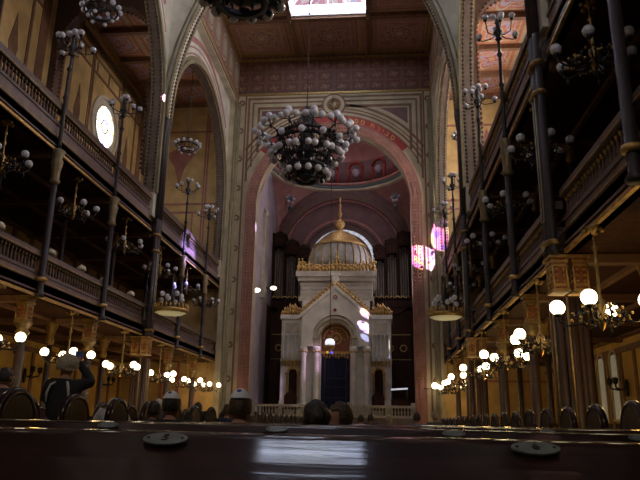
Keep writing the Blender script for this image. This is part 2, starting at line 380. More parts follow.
def lerp(a, b, t): return a + (b - a) * t
WN = [len(SKY)]
for sd, nm in ((-1, 'left'), (1, 'right')):
    X = lambda d: sd * d
    # arcade wall with its two big arches, and the wall running on behind the camera
    a, a2 = MB(), MB()
    a.archwall(mpY, 11.6, 23.75, 12.9, ZC, X(NX), X(NX + TH), ACEN[0], ARAD[0], ARCH_Z, vb=G2 + .55)
    a.archwall(mpY, 23.75, YE, 12.9, ZC, X(NX), X(NX + TH), ACEN[1], ARAD[1], ARCH_Z, vb=G2 + .55)
    struct('wall_%s_arcade' % nm, a, M['pale'])
    a2.mbox(mpY, 1.0, 11.6, 18.6, ZC, X(NX), X(NX + TH)); a2.mbox(mpY, YB, 1.0, 0, ZC, X(NX), X(NX + TH))
    struct('wall_%s_rear' % nm, a2, M['pale'])
    XI = 5.62 if sd < 0 else 5.78
    for y0, y1 in ((YB, 11.5), (12.1, 23.45), (24.05, YE)):
        c = MB().mbox(mpY, y0, y1, 19.55, ZC, X(XI), X(NX)); trim(c, M['clerestory'])
        c = MB().mbox(mpY, y0, y1, ZC - .32, ZC - .02, X(XI - .15), X(XI)); c.mbox(mpY, y0, y1, 19.40, 19.56, X(XI - .06), X(XI + .02)); trim(c, M['oldgold'])
        c = MB().mbox(mpY, y0, y1, 19.35, 19.55, X(XI + .0), X(NX)); trim(c, M['pale'])
    trim(MB().mbox(mpY, 34.35, YE, 0, 19.35, X(XI), X(NX)), M['beige'])
    c = MB()
    for yc, ra in zip(ACEN, ARAD):                # painted rings round the arches
        for r0, r1 in ((.42, .50), (.72, .80), (1.0, 1.28)):
            al = math.acos(min(1, (ra + .45) / (ra + r1))) + .25
            c.ring(mpY, yc, ARCH_Z, ra + r0, ra + r1, al, PI - al, X(NX - .012), X(NX), 36)
    trim(c, M['rose'])
    c, d, e = MB(), MB(), MB()
    for yc, ra in zip(ACEN, ARAD):                # archivolt rolls and rows of beads
        for w in (NX - .06, NX + TH):
            c.ring(mpY, yc, ARCH_Z, ra, ra + .17, 0, PI, X(w - .05), X(w + .06), 40)
            for s2 in (-1, 1):
                c.mbox(mpY, yc + s2 * (ra + .085) - .085, yc + s2 * (ra + .085) + .085, G2 + 1.5, ARCH_Z, X(w - .05), X(w + .06))
        c.ring(mpY, yc, ARCH_Z, ra + .2, ra + .34, 0, PI, X(NX - .05), X(NX), 40)
        for w in (NX + .06, NX + TH - .05): d.beads(mpY, yc, ARCH_Z, ra - .02, G2 + 1.6, X(w), .06, .16)
        e.ring(mpY, yc, ARCH_Z, ra - .015, ra + .005, 0, PI, X(NX + .02), X(NX + TH - .02), 40)
        for s2 in (-1, 1): e.mbox(mpY, yc + s2 * ra - .015, yc + s2 * ra + .015, G2 + 1.5, ARCH_Z, X(NX + .02), X(NX + TH - .02))
    trim(c, M['olive']); trim(d, M['umber']); trim(e, M['moundark'])
    # outer wall, aisle ceiling, ribs
    struct('wall_%s' % nm, MB().mbox(mpY, YB, YE + .8, -.2, ZA + .4, X(OX), X(OX + .4)), M['yellow'])
    ca, cb = MB(), MB()
    ca.mbox(mpY, YB, YE, ZA, ZA + .3, X(NX + TH), X(OX))
    for k in range(16): cb.mbox(mpY, YE - 2.6 * k - .12, YE - 2.6 * k + .12, ZA - .28, ZA, X(NX + TH), X(OX))
    struct('ceiling_aisle_%s' % nm, ca, M['aisleceil']); trim(cb, M['brown'])
    ri, rb = MB(), MB()
    for y in (11.8, 23.75):
        ri.archwall(mpX, min(X(NX + TH), X(OX)), max(X(NX + TH), X(OX)), 8.6, ZA, y - .25, y + .25, X((NX + TH + OX) / 2), 2.1, 16.3, vb=G2 + 2.4)
        for w in (y - .27, y + .27): rb.beads(mpX, X((NX + TH + OX) / 2), 16.3, 2.08, G2 + 2.5, w, .07, .2)
    struct('wall_%s_ribs' % nm, ri, M['umber']); trim(rb, M['brown'])
    # outer wall paint: cornice, strips, lozenges; rose windows
    co_, st, lz, dots = MB(), MB(), MB(), MB()
    co_.mbox(mpY, YB, YE, ZA - .75, ZA - .35, X(OX - .25), X(OX)); co_.mbox(mpY, YB, YE, ZA - .35, ZA, X(OX - .4), X(OX))
    for k in range(150):
        y = YE - .1 - .18 * k
        if y > 8: dots.cbox((X(OX - .3), y, ZA - .82), (.16, .09, .14))
    for yc in (17.9, 29.25):
        for s2 in (-1, 1):
            for q, wd in ((1.75, .07), (1.95, .04), (3.9, .09), (4.85, .3)):
                st.mbox(mpY, yc + s2 * q - wd, yc + s2 * q + wd, G2 + .6, ZA - .75, X(OX - .03), X(OX))
            l = yc + s2 * 2.95
            lz.prism(mpY, [(l, 12.2), (l + .32, 13.6), (l + .2, 14.2), (l + .32, 14.8), (l, 16.2), (l - .32, 14.8), (l - .2, 14.2), (l - .32, 13.6)], X(OX - .02), X(OX))
        st.mbox(mpY, yc - 4.7, yc + 4.7, 17.55, 17.67, X(OX - .03), X(OX)); st.mbox(mpY, yc - 4.7, yc + 4.7, 18.3, 18.42, X(OX - .03), X(OX))
        for k in range(7): st.mbox(mpY, yc - 4.2 + 1.4 * k - .06, yc - 4.2 + 1.4 * k + .06, 17.67, 18.3, X(OX - .03), X(OX))
        fr_ = MB()
        for (r0, r1, w) in ((1.05, 1.18, .10), (1.18, 1.42, .06), (1.42, 1.6, .13)): fr_.ring(mpY, yc, 15.35, r0, r1, 0, 2 * PI, X(OX - w), X(OX), 40)
        WN[0] += 1
        wn = struct('window_%d' % WN[0], fr_, M['pale'])
        MB().ring(mpY, yc, 15.35, .0001, 1.06, 0, 2 * PI, X(OX - .03), X(OX), 40).build('pane', M['rosewin'] if sd < 0 else M['rosewinboost'], wn)
        tr = MB().ring(mpY, yc, 15.35, .3, .36, 0, 2 * PI, X(OX - .07), X(OX - .03), 24)
        for k in range(8):
            a0 = k * PI / 4
            tr.tube([mpY(yc + .33 * math.cos(a0), 15.35 + .33 * math.sin(a0), X(OX - .05)), mpY(yc + 1.05 * math.cos(a0), 15.35 + 1.05 * math.sin(a0), X(OX - .05))], .025, 6)
        tr.build('tracery', M['iron'], wn)
    trim(co_, M['oldgold']); trim(st, M['brown']); trim(lz, M['brown']); trim(dots, M['umber'])
    # lower outer wall: pilaster strips, dado
    st, da = MB(), MB()
    for k in range(26):
        y = YE - .5 - 1.28 * k
        st.mbox(mpY, y - .11, y + .11, 0, G1 - .35, X(OX - .06), X(OX))
        st.mbox(mpY, y - .11, y + .11, G1 + .5, G2 - .1, X(OX - .06), X(OX))
    st.mbox(mpY, YB, YE, G1 - .5, G1 - .3, X(OX - .09), X(OX))
    da.mbox(mpY, YB, YE, 0, 1.15, X(OX - .04), X(OX))
    struct('wall_%s_lower' % nm, MB().mbox(mpY, YB, YE, 0, G1, X(OX - .02), X(OX)), M['ochre'])
    trim(st, M['brown']); struct('baseboard_%s' % nm, da, M['panelling'])
    # aisle end wall
    ew = MB().box(min(X(NX + .0), X(OX)), max(X(NX), X(OX)), YE, YE + .8, -.2, ZA + .4)
    struct('wall_%s_end' % nm, ew, M['yellow'])
    st = MB()
    for z in (12.55, 13.05, 17.6): st.mbox(mpX, min(X(NX + .5), X(OX)), max(X(NX + .5), X(OX)), z - .06, z + .06, YE - .02, YE)
    for x in (NX + 1.25, NX + 1.4, OX - .5, 7.95, 9.3): st.mbox(mpX, X(x) - .05, X(x) + .05, G2 + .6, ZA - .7 if x < 7.5 or x > 10 else 12.6, YE - .02, YE)
    for z in (1.4, 3.2): st.mbox(mpX, min(X(NX + .5), X(OX)), max(X(NX + .5), X(OX)), z - .05, z + .05, YE - .02, YE)
    for x in (7.2, 8.1, 9.0, 9.9): st.mbox(mpX, X(x) - .09, X(x) + .09, 0, G1, YE - .04, YE)
    trim(st, M['rose'])
    lz = MB(); l = X(8.9)
    lz.prism(mpX, [(l, 14.2), (l + .3, 15.3), (l + .85, 16.2), (l + .3, 16.5), (l, 17.4), (l - .3, 16.5), (l - .85, 16.2), (l - .3, 15.3)], YE - .02, YE); trim(lz, M['rose'])
    # galleries: slabs with soffits
    for g, gn in ((G1, 'lower'), (G2, 'upper')):
        s_ = MB().mbox(mpY, YB, YE, g, g + .42, X(NX + .12), X(OX))
        struct('floor_%s_gallery_%s' % (gn, nm), s_, M['panelling'])
        s2 = MB()
        for y in EDGES[:-1]: s2.mbox(mpY, y - .12, y + .12, g - .16, g, X(NX + .2), X(OX))
        for x in (7.6, 9.2): s2.mbox(mpY, YB, YE, g - .1, g, X(x) - .06, X(x) + .06)
        s2.mbox(mpY, YB, YE, g - .06, g, X(OX - .3), X(OX))
        trim(s2, M['brown'])
    # risers of the gallery seating, rising towards the outer wall
    for g, gn in ((G1, 'lower'), (G2, 'upper')):
        s2 = MB()
        for k in range(4): s2.mbox(mpY, 2, YE, g + .42, g + .72 + .3 * k, X(7.3 + .95 * k), X(8.25 + .95 * k) if k < 3 else X(OX))
        trim(s2, M['panelling'])

# tall transverse arches across the nave
for y, nm in ((23.75, 'middle'), (11.8, 'rear')):
    a, c, d = MB(), MB(), MB(); V = []; n = 56
    P_e = [(-5.85 * math.cos(PI * i / n), 12.9 + 9.2 * math.sin(PI * i / n)) for i in range(n + 1)]
    for u, v in P_e: V += [(u, y - .24, v), (u, y - .24, ZC), (u, y + .24, ZC), (u, y + .24, v)]
    a.add(V, [(4 * i + k, 4 * i + (k + 1) % 4, 4 * i + 4 + (k + 1) % 4, 4 * i + 4 + k) for i in range(n) for k in range(4)])
    for s2 in (-1, 1): a.box(min(s2 * 5.85, s2 * 6), max(s2 * 5.85, s2 * 6), y - .24, y + .24, 12.9, ZC)
    struct('wall_nave_%s_arch' % nm, a, M['pale'])
    for w in (y - .27, y + .27): c.tube([(u, w, v) for u, v in P_e], .085, 8)
    c.tube([(u * (1 - .055 * math.cos(PI * i / n) ** 2) if 0 else u + (.26 if u < 0 else -.26) * -1 * abs(math.cos(PI * i / n)), y - .25, v + .2 * math.sin(PI * i / n)) for i, (u, v) in enumerate(P_e)], .045, 6)
    for i in range(n * 3):
        t = PI * (i + .5) / (n * 3); p = (-5.83 * math.cos(t), 12.9 + 9.17 * math.sin(t))
        for w in (y - .16, y + .16): d.sphere((p[0], w, p[1]), .065, 6, 4)
    trim(c, M['olive']); trim(d, M['umber'])
# ------------------------------------------------------------------ chancel wall with the great arch
AR, AZ = 4.4, 13.0
w = MB().archwall(mpX, -NX, NX, 0, ZC + .2, YE, YE + .8, CX, AR, AZ, 60, vb=0)
struct('wall_chancel_arch', w, M['beige'])
a = MB().ring(mpX, CX, AZ, 4.40, 4.95, 0, PI, YE - .10, YE, 60)
for s2 in (-1, 1): a.mbox(mpX, CX + s2 * 4.675 - .275, CX + s2 * 4.675 + .275, 0, AZ, YE - .10, YE)
trim(a, M['pink'])
a = MB()
for r in (4.40, 4.62, 4.95):
    a.ring(mpX, CX, AZ, r - .03, r + .03, 0, PI, YE - .15, YE - .1, 60)
    for s2 in (-1, 1): a.mbox(mpX, CX + s2 * r - .03, CX + s2 * r + .03, 0, AZ, YE - .15, YE - .1)
trim(a, M['rose'])
a = MB().beads(mpX, CX, AZ, 4.51, 3.2, YE - .12, .052, .19); a.beads(mpX, CX, AZ, 4.78, 3.2, YE - .12, .052, .19); trim(a, M['oldgold'])
trim(MB().ring(mpX, CX, AZ, 4.98, 5.42, math.radians(38), math.radians(142), YE - .03, YE, 50), M['red'])
a = MB()
for r0, r1 in ((5.42, 5.48), (5.64, 5.74), (5.86, 5.92), (6.08, 6.22)):
    al = math.acos(min(1, 5.1 / r0)); a.ring(mpX, CX, AZ, r0, r1, al, PI - al, YE - .02, YE, 50)
def frame(mb, x0, x1, z0, z1, t, d=.02):
    mb.box(x0, x1, YE - d, YE, z1 - t, z1); mb.box(x0, x0 + t, YE - d, YE, z0, z1); mb.box(x1 - t, x1, YE - d, YE, z0, z1)
frame(a, -5.0, 5.3, 14.4, 19.72, .13); frame(a, -4.72, 5.02, 15.3, 19.42, .10); frame(a, -4.4, 4.7, 16.2, 19.1, .16)
for x0 in (-5.62, -5.12, 5.38, 5.88): a.box(x0 - .05, x0 + .05, YE - .02, YE, 1.4, 19.9)
for x0 in (-5.37, 5.63):
    for k in range(10): a.ring(mpX, x0, 3.2 + 1.8 * k, .08, .18, 0, 2 * PI, YE - .02, YE, 16)
trim(a, M['brown'])
a = MB()
for s2 in (-1, 1):                             # dark spandrel fields
    pts = [(CX + s2 * 4.3, 18.85)]
    aa, bb = math.acos(4.3 / 6.45), math.asin(5.85 / 6.45)
    pts += [(CX + s2 * 6.45 * math.cos(lerp(aa, bb, t / 10)), AZ + 6.45 * math.sin(lerp(aa, bb, t / 10))) for t in range(11)]
    a.prism(mpX, pts, YE - .015, YE)
trim(a, M['purple'])
a = MB().ring(mpX, CX, 19.15, .30, .42, 0, 2 * PI, YE - .04, YE, 28); a.ring(mpX, CX, 19.15, .62, .72, 0, 2 * PI, YE - .03, YE, 28); trim(a, M['brown'])
a = MB().ring(mpX, CX, 19.15, .42, .62, 0, 2 * PI, YE - .03, YE, 28); a.ring(mpX, CX, 19.15, .0, .14, 0, 2 * PI, YE - .05, YE, 16); trim(a, M['beige'])
a = MB()
for k in range(8): a.sphere((CX + .22 * math.cos(k * PI / 4), YE - .02, 19.15 + .22 * math.sin(k * PI / 4)), .07, 8, 5)
trim(a, M['oldgold'])
trim(MB().box(-6, 6, YE - .03, YE, 19.98, 22.14), M['frieze'])
a = MB().box(-6, 6, YE - .08, YE, 19.86, 19.98)
a.box(-6, 6, YE - .18, YE, 22.14, 22.26); a.box(-6, 6, YE - .3, YE, 22.38, 22.5); trim(a, M['oldgold'])
a = MB()
for k in range(34): a.sphere((-5.78 + .35 * k, YE - .2, 22.32), .07, 8, 5)
for k in range(17): a.box(-5.75 + .7 * k - .2, -5.75 + .7 * k + .2, YE - .05, YE, 20.06, 20.2)
trim(a, M['umber'])
for s2 in (-1, 1):                              # corner shafts
    a = MB()
    e_ = 5.62 if s2 < 0 else 5.78
    for (dx, dy, r) in ((e_ - .05, YE - .12, .10), (e_ - .16, YE - .06, .05), (e_, 34.37, .07)):
        a.lathe([(r * 1.5, 0), (r * 1.5, .4), (r, .5), (r, 12.4), (r * 1.5, 12.6), (r * 1.7, 13.0), (r, 13.1), (r, 19.3)], (s2 * dx, dy, 0), 12)
    trim(a, M['olive'])
# lettering on the red band: Hebrew characters, right and left of the big chandelier
font_letters = [('ס', 49.), ('ב', 53.2), ('י', 56.6), ('ר', 60.), ('ת', 64.2), ('ס', 71.), ('פ', 75.2), ('כ', 79.6), ('ה', 136.)]
for ch, ang in font_letters:
    cu = bpy.data.curves.new('letter', 'FONT'); cu.body = ch; cu.size = .42; cu.extrude = .012; cu.align_x = 'CENTER'; cu.align_y = 'CENTER'
    t = bpy.data.objects.new('letter_source', cu); COL.objects.link(t)
    bpy.context.view_layer.update()
    me = bpy.data.meshes.new_from_object(t.evaluated_get(bpy.context.evaluated_depsgraph_get()))
    bpy.data.objects.remove(t)
    me.materials.clear(); me.materials.append(M['gold'])
    TRIM[0] += 1
    o = bpy.data.objects.new('trim_%d' % TRIM[0], me); COL.objects.link(o); o['kind'] = 'structure'
    a = math.radians(ang)
    o.matrix_world = Matrix.Translation((CX + 5.2 * math.cos(a), YE - .045, AZ + 5.2 * math.sin(a))) @ Matrix.Rotation(PI / 2 - a, 4, 'Y') @ Matrix.Rotation(PI / 2, 4, 'X')

# ------------------------------------------------------------------ chancel
CA, CY = 4.7, 40.05
for s2, nm in ((-1, 'left'), (1, 'right')):
    x = CX + s2 * 4.75
    struct('wall_chancel_%s' % nm, MB().box(min(x, x + s2 * .4), max(x, x + s2 * .4), YE + .8, 44.8, 0, 17.2), M['lilac'])
for k, (xx, ya, yb_) in enumerate(((CX + 4.75, 36.6, 38.2), (CX + 4.75, 38.8, 40.4), (CX - 4.75, 35.9, 36.7))):   # tall unseen side windows, added to light the chancel
    WN[0] += 1; d_ = -.06 if xx > 0 else .06; ym = (ya + yb_) / 2; hw_ = (yb_ - ya) / 2
    f = MB().ring(mpY, ym, 14.2, hw_, hw_ + .15, 0, PI, xx + d_ * 2, xx, 16)
    for q in (ya - .07, yb_ + .07): f.mbox(mpY, q - .07, q + .07, 8.5, 14.2, xx + d_ * 2, xx)
    f.mbox(mpY, ya - .2, yb_ + .2, 8.3, 8.5, xx + d_ * 3, xx)
    wn = struct('window_%d' % WN[0], f, M['marble2'])
    MB().mbox(mpY, ya, yb_, 8.5, 14.2, xx + d_, xx).ring(mpY, ym, 14.2, 0, hw_, 0, PI, xx + d_, xx, 16).build('pane', M['addedside'], wn)
struct('wall_chancel_back', MB().box(CX - 5.1, CX + 5.1, 44.4, 44.8, 0, 17.2), M['purple'])
c = MB()
for r0, r1, w in ((4.2, 4.72, .35), (2.75, 2.95, .12), (2.34, 2.6, .2)): c.ring(mpX, CX, 12.3 if r0 > 4 else 11.95, r0, r1, 0, PI, 44.4 - w, 44.4, 48)
trim(c, M['umber'])
c = MB()
for r0, r1 in ((4.05, 4.2), (2.95, 3.1)): c.ring(mpX, CX, 12.3 if r0 > 4 else 11.95, r0, r1, 0, PI, 44.25, 44.4, 48)
trim(c, M['rose'])
WN[0] += 1
wn = struct('window_%d' % WN[0], MB().ring(mpX, CX, 11.95, 1.98, 2.08, 0, PI, 44.28, 44.4, 40), M['umber'])
MB().ring(mpX, CX, 11.95, 2.08, 2.32, 0, PI, 44.34, 44.4, 40).build('pane', M['chancelglass'], wn)
mu = MB()
for k in range(1, 16):
    a = PI * k / 16; mu.tube([(CX + 2.06 * math.cos(a), 44.32, 11.95 + 2.06 * math.sin(a)), (CX + 2.34 * math.cos(a), 44.32, 11.95 + 2.34 * math.sin(a))], .012, 5)
mu.build('glazing_bar', M['iron'], wn)
for x, z in ((-2.72, 12.8), (-3.75, 13.15), (3.0, 12.95)):
    WN[0] += 1
    f = MB().ring(mpX, x, z, .13, .2, 0, 2 * PI, 44.3, 44.4, 14)
    wn = struct('window_%d' % WN[0], f, M['umber'])
    MB().ring(mpX, x, z, 0, .14, 0, 2 * PI, 44.36, 44.4, 14).build('pane', M['blueglass'], wn)
pd, orn, orn2 = MB(), MB(), MB()
RS = CA * math.sqrt(2)
for q in range(4):
    V, F = [], []; n, m_ = 16, 8
    for i in range(n + 1):
        ph = q * PI / 2 + PI / 2 * i / n
        rl = CA / max(abs(math.cos(ph)), abs(math.sin(ph)))
        for j in range(m_ + 1):
            r = lerp(rl, CA, j / m_); z = 12.6 + math.sqrt(max(0, RS * RS - r * r))
            V.append((CX + r * math.cos(ph), CY + r * math.sin(ph), z))
    for i in range(n):
        for j in range(m_): F.append((i * (m_ + 1) + j, (i + 1) * (m_ + 1) + j, (i + 1) * (m_ + 1) + j + 1, i * (m_ + 1) + j + 1))
    pd.add(V, F, True)
    ph = PI / 4 + q * PI / 2
    r = 5.35; z = 12.6 + math.sqrt(RS * RS - r * r)
    cxx, cyy = CX + (r - .05) * math.cos(ph), CY + (r - .05) * math.sin(ph)
    tx, ty = -math.sin(ph), math.cos(ph)
    for k in range(6):
        a = k * PI / 3; orn.sphere((cxx + .3 * math.cos(a) * tx, cyy + .3 * math.cos(a) * ty, z - .05 + .3 * math.sin(a)), .14, 8, 5)
    orn2.sphere((cxx, cyy, z - .05), .2, 10, 6); orn2.sphere((cxx, cyy, z - .75), .16, 8, 5)
    for k in (-1, 1): orn2.sphere((cxx + k * .7 * tx, cyy + k * .7 * ty, z + .3), .15, 8, 5)
struct('ceiling_chancel_pendentives', pd, M['pink']); trim(orn, M['lilac']); trim(orn2, M['teal'])
# ring cornice, drum and dome of the chancel
def tor(prof, m): trim(MB().lathe(prof, (CX, CY, 0), 64, caps=False), m)
tor([(4.75, 17.25), (4.62, 17.25), (4.55, 17.42), (4.68, 17.5), (4.75, 17.5)], M['beige'])
tor([(4.75, 17.5), (4.66, 17.5), (4.66, 17.72), (4.75, 17.72)], M['teal'])
tor([(4.75, 17.72), (4.6, 17.72), (4.52, 17.9), (4.75, 17.95)], M['pink'])
tor([(4.8, 17.9), (4.72, 17.9), (4.72, 19.6), (4.8, 19.6)], M['purple'])
struct('ceiling_chancel_dome', MB().lathe([(4.75, 19.5)] + [(4.75 * math.cos(t * PI / 20) , 19.5 + 2.6 * math.sin(t * PI / 20)) for t in range(1, 9)], (CX, CY, 0), 64, caps=False), M['rose'])
c, d = MB(), MB()
for k in range(16):
    a = 2 * PI * (k + .5) / 16; x, y = CX + 4.66 * math.cos(a), CY + 4.66 * math.sin(a)
    for s2 in (-1, 1):
        p = (x - s2 * .52 * math.sin(a), y + s2 * .52 * math.cos(a))
        c.tube([(p[0], p[1], 17.95), (p[0], p[1], 19.0)], .11, 6)
    c.tube([(x - .52 * math.cos(t * PI / 8) * math.sin(a), y + .52 * math.cos(t * PI / 8) * math.cos(a), 19.0 + .5 * math.sin(t * PI / 8)) for t in range(9)], .11, 6)
    d.sphere((x, y, 18.7), .3, 10, 6)
trim(c, M['red']); trim(d, M['lilac'])
WN[0] += 1
wn = struct('window_%d' % WN[0], MB().lathe([(1.5, 21.9), (1.5, 22.3), (1.35, 22.3), (1.35, 21.9), (1.5, 21.9)], (CX, CY, 0), 32), M['white'])  # unseen skylight added at the dome top to light the ark
MB().lathe([(0, 22.1), (1.36, 22.1)], (CX, CY, 0), 32).build('pane', M['lantern'], wn)
# slim pilaster on the left chancel wall
a = MB().box(CX - 4.75, CX - 4.55, 39.0, 39.35, 8.4, 13.6); a.lathe([(.2, 13.6), (.24, 13.8), (.14, 14.0), (0, 14.35)], (CX - 4.65, 39.17, 0), 10); trim(a, M['marble2'])
a = MB()                                        # dark panelling round the foot of the chancel
for s2 in (-1, 1):
    x = CX + s2 * 4.75; a.box(min(x, x - s2 * .06), max(x, x - s2 * .06), 41.5, 44.3, 1.3, 8.4)
a.box(CX - 4.7, CX - 2.2, 42.9, 43.0, 1.3, 8.2); a.box(CX + 2.2, CX + 4.7, 42.9, 43.0, 1.3, 8.2); trim(a, M['panelling'])
a = MB()
for s2 in (-1, 1):
    for k in range(2): a.ring(mpX, CX + s2 * (3.25 + .85 * k), 5.75, .16, .24, 0, 2 * PI, 42.85, 42.9, 20)
    a.box(CX + s2 * 3.4 - 1.2, CX + s2 * 3.4 + 1.2, 42.87, 42.9, 6.6, 6.66); a.box(CX + s2 * 3.4 - 1.2, CX + s2 * 3.4 + 1.2, 42.87, 42.9, 5.0, 5.05)
trim(a, M['oldgold'])
a = MB()
for s2 in (-1, 1):
    for k in range(14): a.box(CX + s2 * 3.4 - 1.17 + .18 * k - .02, CX + s2 * 3.4 - 1.17 + .18 * k + .02, 42.86, 42.9, 6.7, 8.1)
trim(a, M['organ'])
# steps
a = MB()
for k in range(6): a.box(CX - 2.6, CX + 2.6, YE - 1.6 + .3 * k - .2, YE + .1, .2 * k, .2 * k + .2)
trim(a, M['floorstone'])

# ------------------------------------------------------------------ holy ark
ark = thing('holy_ark', 'white and gold domed ark standing on the chancel axis', 'ark', (CX, 38.0, 1.3))
def A(mb, name, m, parent=ark, **k):
    for i, p in enumerate(mb.v): mb.v[i] = (p[0] - CX, p[1] - 38.0, p[2] - 1.3)
    o = mb.build(name, m, parent)
    for a_, b_ in k.items(): o[a_] = b_
    return o
A(MB().box(CX - 3.3, CX + 3.3, 37.4, 42.2, 1.3, 1.75), 'plinth', M['marble2'])
core = MB().box(CX - 1.95, CX + 1.95, 38.6, 42.0, 1.75, 8.15)
core.box(CX - 2.0, CX - .85, 38.0, 38.6, 1.75, 8.0); core.box(CX + .85, CX + 2.0, 38.0, 38.6, 1.75, 8.0)
core.archwall(mpX, CX - .91, CX + .91, 5.0, 8.0, 38.0, 38.6, CX, .905, 5.75, 20, vb=8)
A(core, 'body', M['marble'])
for s2 in (-1, 1):
    wb = MB().box(CX + s2 * 2.62 - .62, CX + s2 * 2.62 + .62, 38.4, 41.8, 1.75, 6.95)
    wb.box(CX + s2 * 2.62 - .7, CX + s2 * 2.62 + .7, 38.28, 40.4, 6.95, 7.2); wb.box(CX + s2 * 2.62 - .66, CX + s2 * 2.62 + .66, 38.32, 40.3, 1.75, 2.2)
    wb.box(CX + s2 * 2.62 - .65, CX + s2 * 2.62 + .65, 38.34, 40.3, 4.45, 4.6)
    wg = A(wb, 'wing', M['marble'])
    A(MB().box(CX + s2 * 2.62 - .4, CX + s2 * 2.62 + .4, 38.37, 38.4, 6.1, 6.75), 'upper_panel', M['marble2'], wg)
    cl = MB()
    for k in range(5): cl.lathe([(.075, 4.6), (.075, 4.7), (.05, 4.75), (.05, 5.75), (.085, 5.85), (.085, 5.98)], (CX + s2 * 2.62 - .5 + .25 * k, 38.3, 0), 10)
    cl.box(CX + s2 * 2.62 - .6, CX + s2 * 2.62 + .6, 38.22, 38.4, 5.98, 6.06); A(cl, 'blind_arcade', M['marble'], wg)
    n_ = MB().box(CX + s2 * 2.5 - .24, CX + s2 * 2.5 + .24, 38.36, 38.42, 2.45, 3.8)
    n_.ring(mpX, CX + s2 * 2.5, 3.8, 0, .24, 0, PI, 38.36, 38.42, 14); A(n_, 'niche', M['organ'], wg, label='dark arched niche')
    nf = MB().ring(mpX, CX + s2 * 2.5, 3.8, .24, .36, 0, PI, 38.3, 38.4, 18)
    for k in (-1, 1): nf.lathe([(.09, 2.3), (.06, 2.4), (.055, 3.6), (.1, 3.75), (.1, 3.85)], (CX + s2 * 2.5 + k * .32, 38.3, 0), 10)
    for k in range(5): nf.sphere((CX + s2 * 2.5 - .3 + .15 * k, 38.3, 4.3 + (.12 if k == 2 else 0)), .09, 8, 5)
    nf.sphere((CX + s2 * 2.5, 38.28, 4.1), .13, 8, 5)
    A(nf, 'niche_frame', M['gold'], wg, label='gilded niche frame')
    bk = MB()                                    # gilded brackets under the blind arcade
    for k in range(6):
        bk.lathe([(.0, 4.1), (.05, 4.25), (.09, 4.42), (.09, 4.5)], (CX + s2 * 2.62 - .5 + .2 * k, 38.28, 0), 8)
    A(bk, 'bracket_row', M['oldgold'], wg, label='gilded bracket row')
    cr = MB()
    for k in range(9):
        x = CX + s2 * 2.62 - .6 + .15 * k; h_ = .36 + .2 * math.cos((k - 4) * .6) + .1 * (k % 2)
        cr.sphere((x + .06, 38.33, 7.2 + h_ * .8), .075, 6, 5)
        cr.sphere((x, 38.36, 7.2 + h_ * .4), .1, 8, 5, (.9, .5, 1.2)); cr.lathe([(.05, 7.2), (.06, 7.2 + h_), (0, 7.3 + h_)], (x, 38.36, 0), 6)
    A(cr, 'cresting', M['gold'], wg, label='gilded wing cresting')
    for k, x in enumerate((1.82, 1.08)):        # columns of the portal
        p = MB().lathe([(.26, 1.75), (.26, 2.0), (.19, 2.1), (.21, 2.2), (.165, 2.3), (.155, 4.7), (.2, 4.8), (.165, 4.85), (.25, 5.1), (.25, 5.25)], (CX + s2 * x, 37.72, 0), 16)
        col = A(p, 'portal_column', M['marble'])
        cp = MB()
        for t in range(8): cp.sphere((CX + s2 * x + .2 * math.cos(t * PI / 4), 37.72 + .2 * math.sin(t * PI / 4), 4.97), .07, 6, 5)
        A(cp, 'capital_leaf', M['gold'], col, label='gilded capital leaves')
# porch: arch, gable
po = MB()
# porch front as strips between the arch and the gable line
V = []
for t in range(33):
    u = -1.3 + 2.6 * t / 32; va = 5.75 + 1.32 * math.sqrt(max(0, 1 - (u / 1.3) ** 2)); vt = 8.62 - abs(u) * (1.62 / 1.9)
    V += [(CX + u, 37.5, va), (CX + u, 37.5, vt), (CX + u, 38.0, vt), (CX + u, 38.0, va)]
po.add(V, [(4 * i + k, 4 * i + (k + 1) % 4, 4 * i + 4 + (k + 1) % 4, 4 * i + 4 + k) for i in range(32) for k in range(4)])
for s2 in (-1, 1):
    po.prism(mpX, [(CX + s2 * 1.3, 5.25), (CX + s2 * 1.95, 5.25), (CX + s2 * 1.95, 6.95), (CX + s2 * 1.3, 7.51)], 37.5, 38.0)
A(po, 'porch_gable', M['marble'])
ra = MB()
for s2 in (-1, 1): ra.prism(mpX, [(CX, 8.62), (CX, 8.86), (CX + s2 * 2.08, 7.08), (CX + s2 * 2.08, 6.86)], 37.38, 38.0)
A(ra, 'gable_cornice', M['marble'])
cr = MB()
for s2 in (-1, 1):
    for k in range(11):
        t = (k + .7) / 11.5; x = CX + s2 * 2.0 * t; z = 8.84 - 1.74 * t
        cr.sphere((x, 37.5, z + .12), .13, 8, 5); cr.sphere((x + .05, 37.5, z + .3), .08, 6, 4); cr.sphere((x - .05, 37.45, z + .2), .06, 6, 4)
A(cr, 'gable_cresting', M['gold'], label='gilded leaves along the gable')
pe = MB().box(CX - .2, CX + .2, 37.45, 37.95, 8.55, 9.5); pe.box(CX - .27, CX + .27, 37.4, 38.0, 9.4, 9.55); A(pe, 'gable_pedestal', M['marble'])
ar = MB()
for r0, r1, yy in ((1.0, 1.16, 37.75), (1.16, 1.3, 37.6)):
    ar.ring(mpX, CX, 5.75, r0 - .08, r1 - .02, 0, PI, yy, 38.05, 28)
ar.beads(mpX, CX, 5.75, 1.12, None, 37.58, .045, .13); A(ar, 'arch_moulding', M['marble2'])
an = MB().beads(mpX, CX, 5.75, .93, 2.0, 37.8, .05, .14); A(an, 'twisted_arch_cord', M['pink'], label='pinkish twisted cord around the doorway')
ty = MB().ring(mpX, CX, 5.75, 0, .9, 0, PI, 38.42, 38.5, 24); ty.box(CX - .9, CX + .9, 38.42, 38.5, 5.0, 5.75); ty = A(ty, 'tympanum', M['orange'])
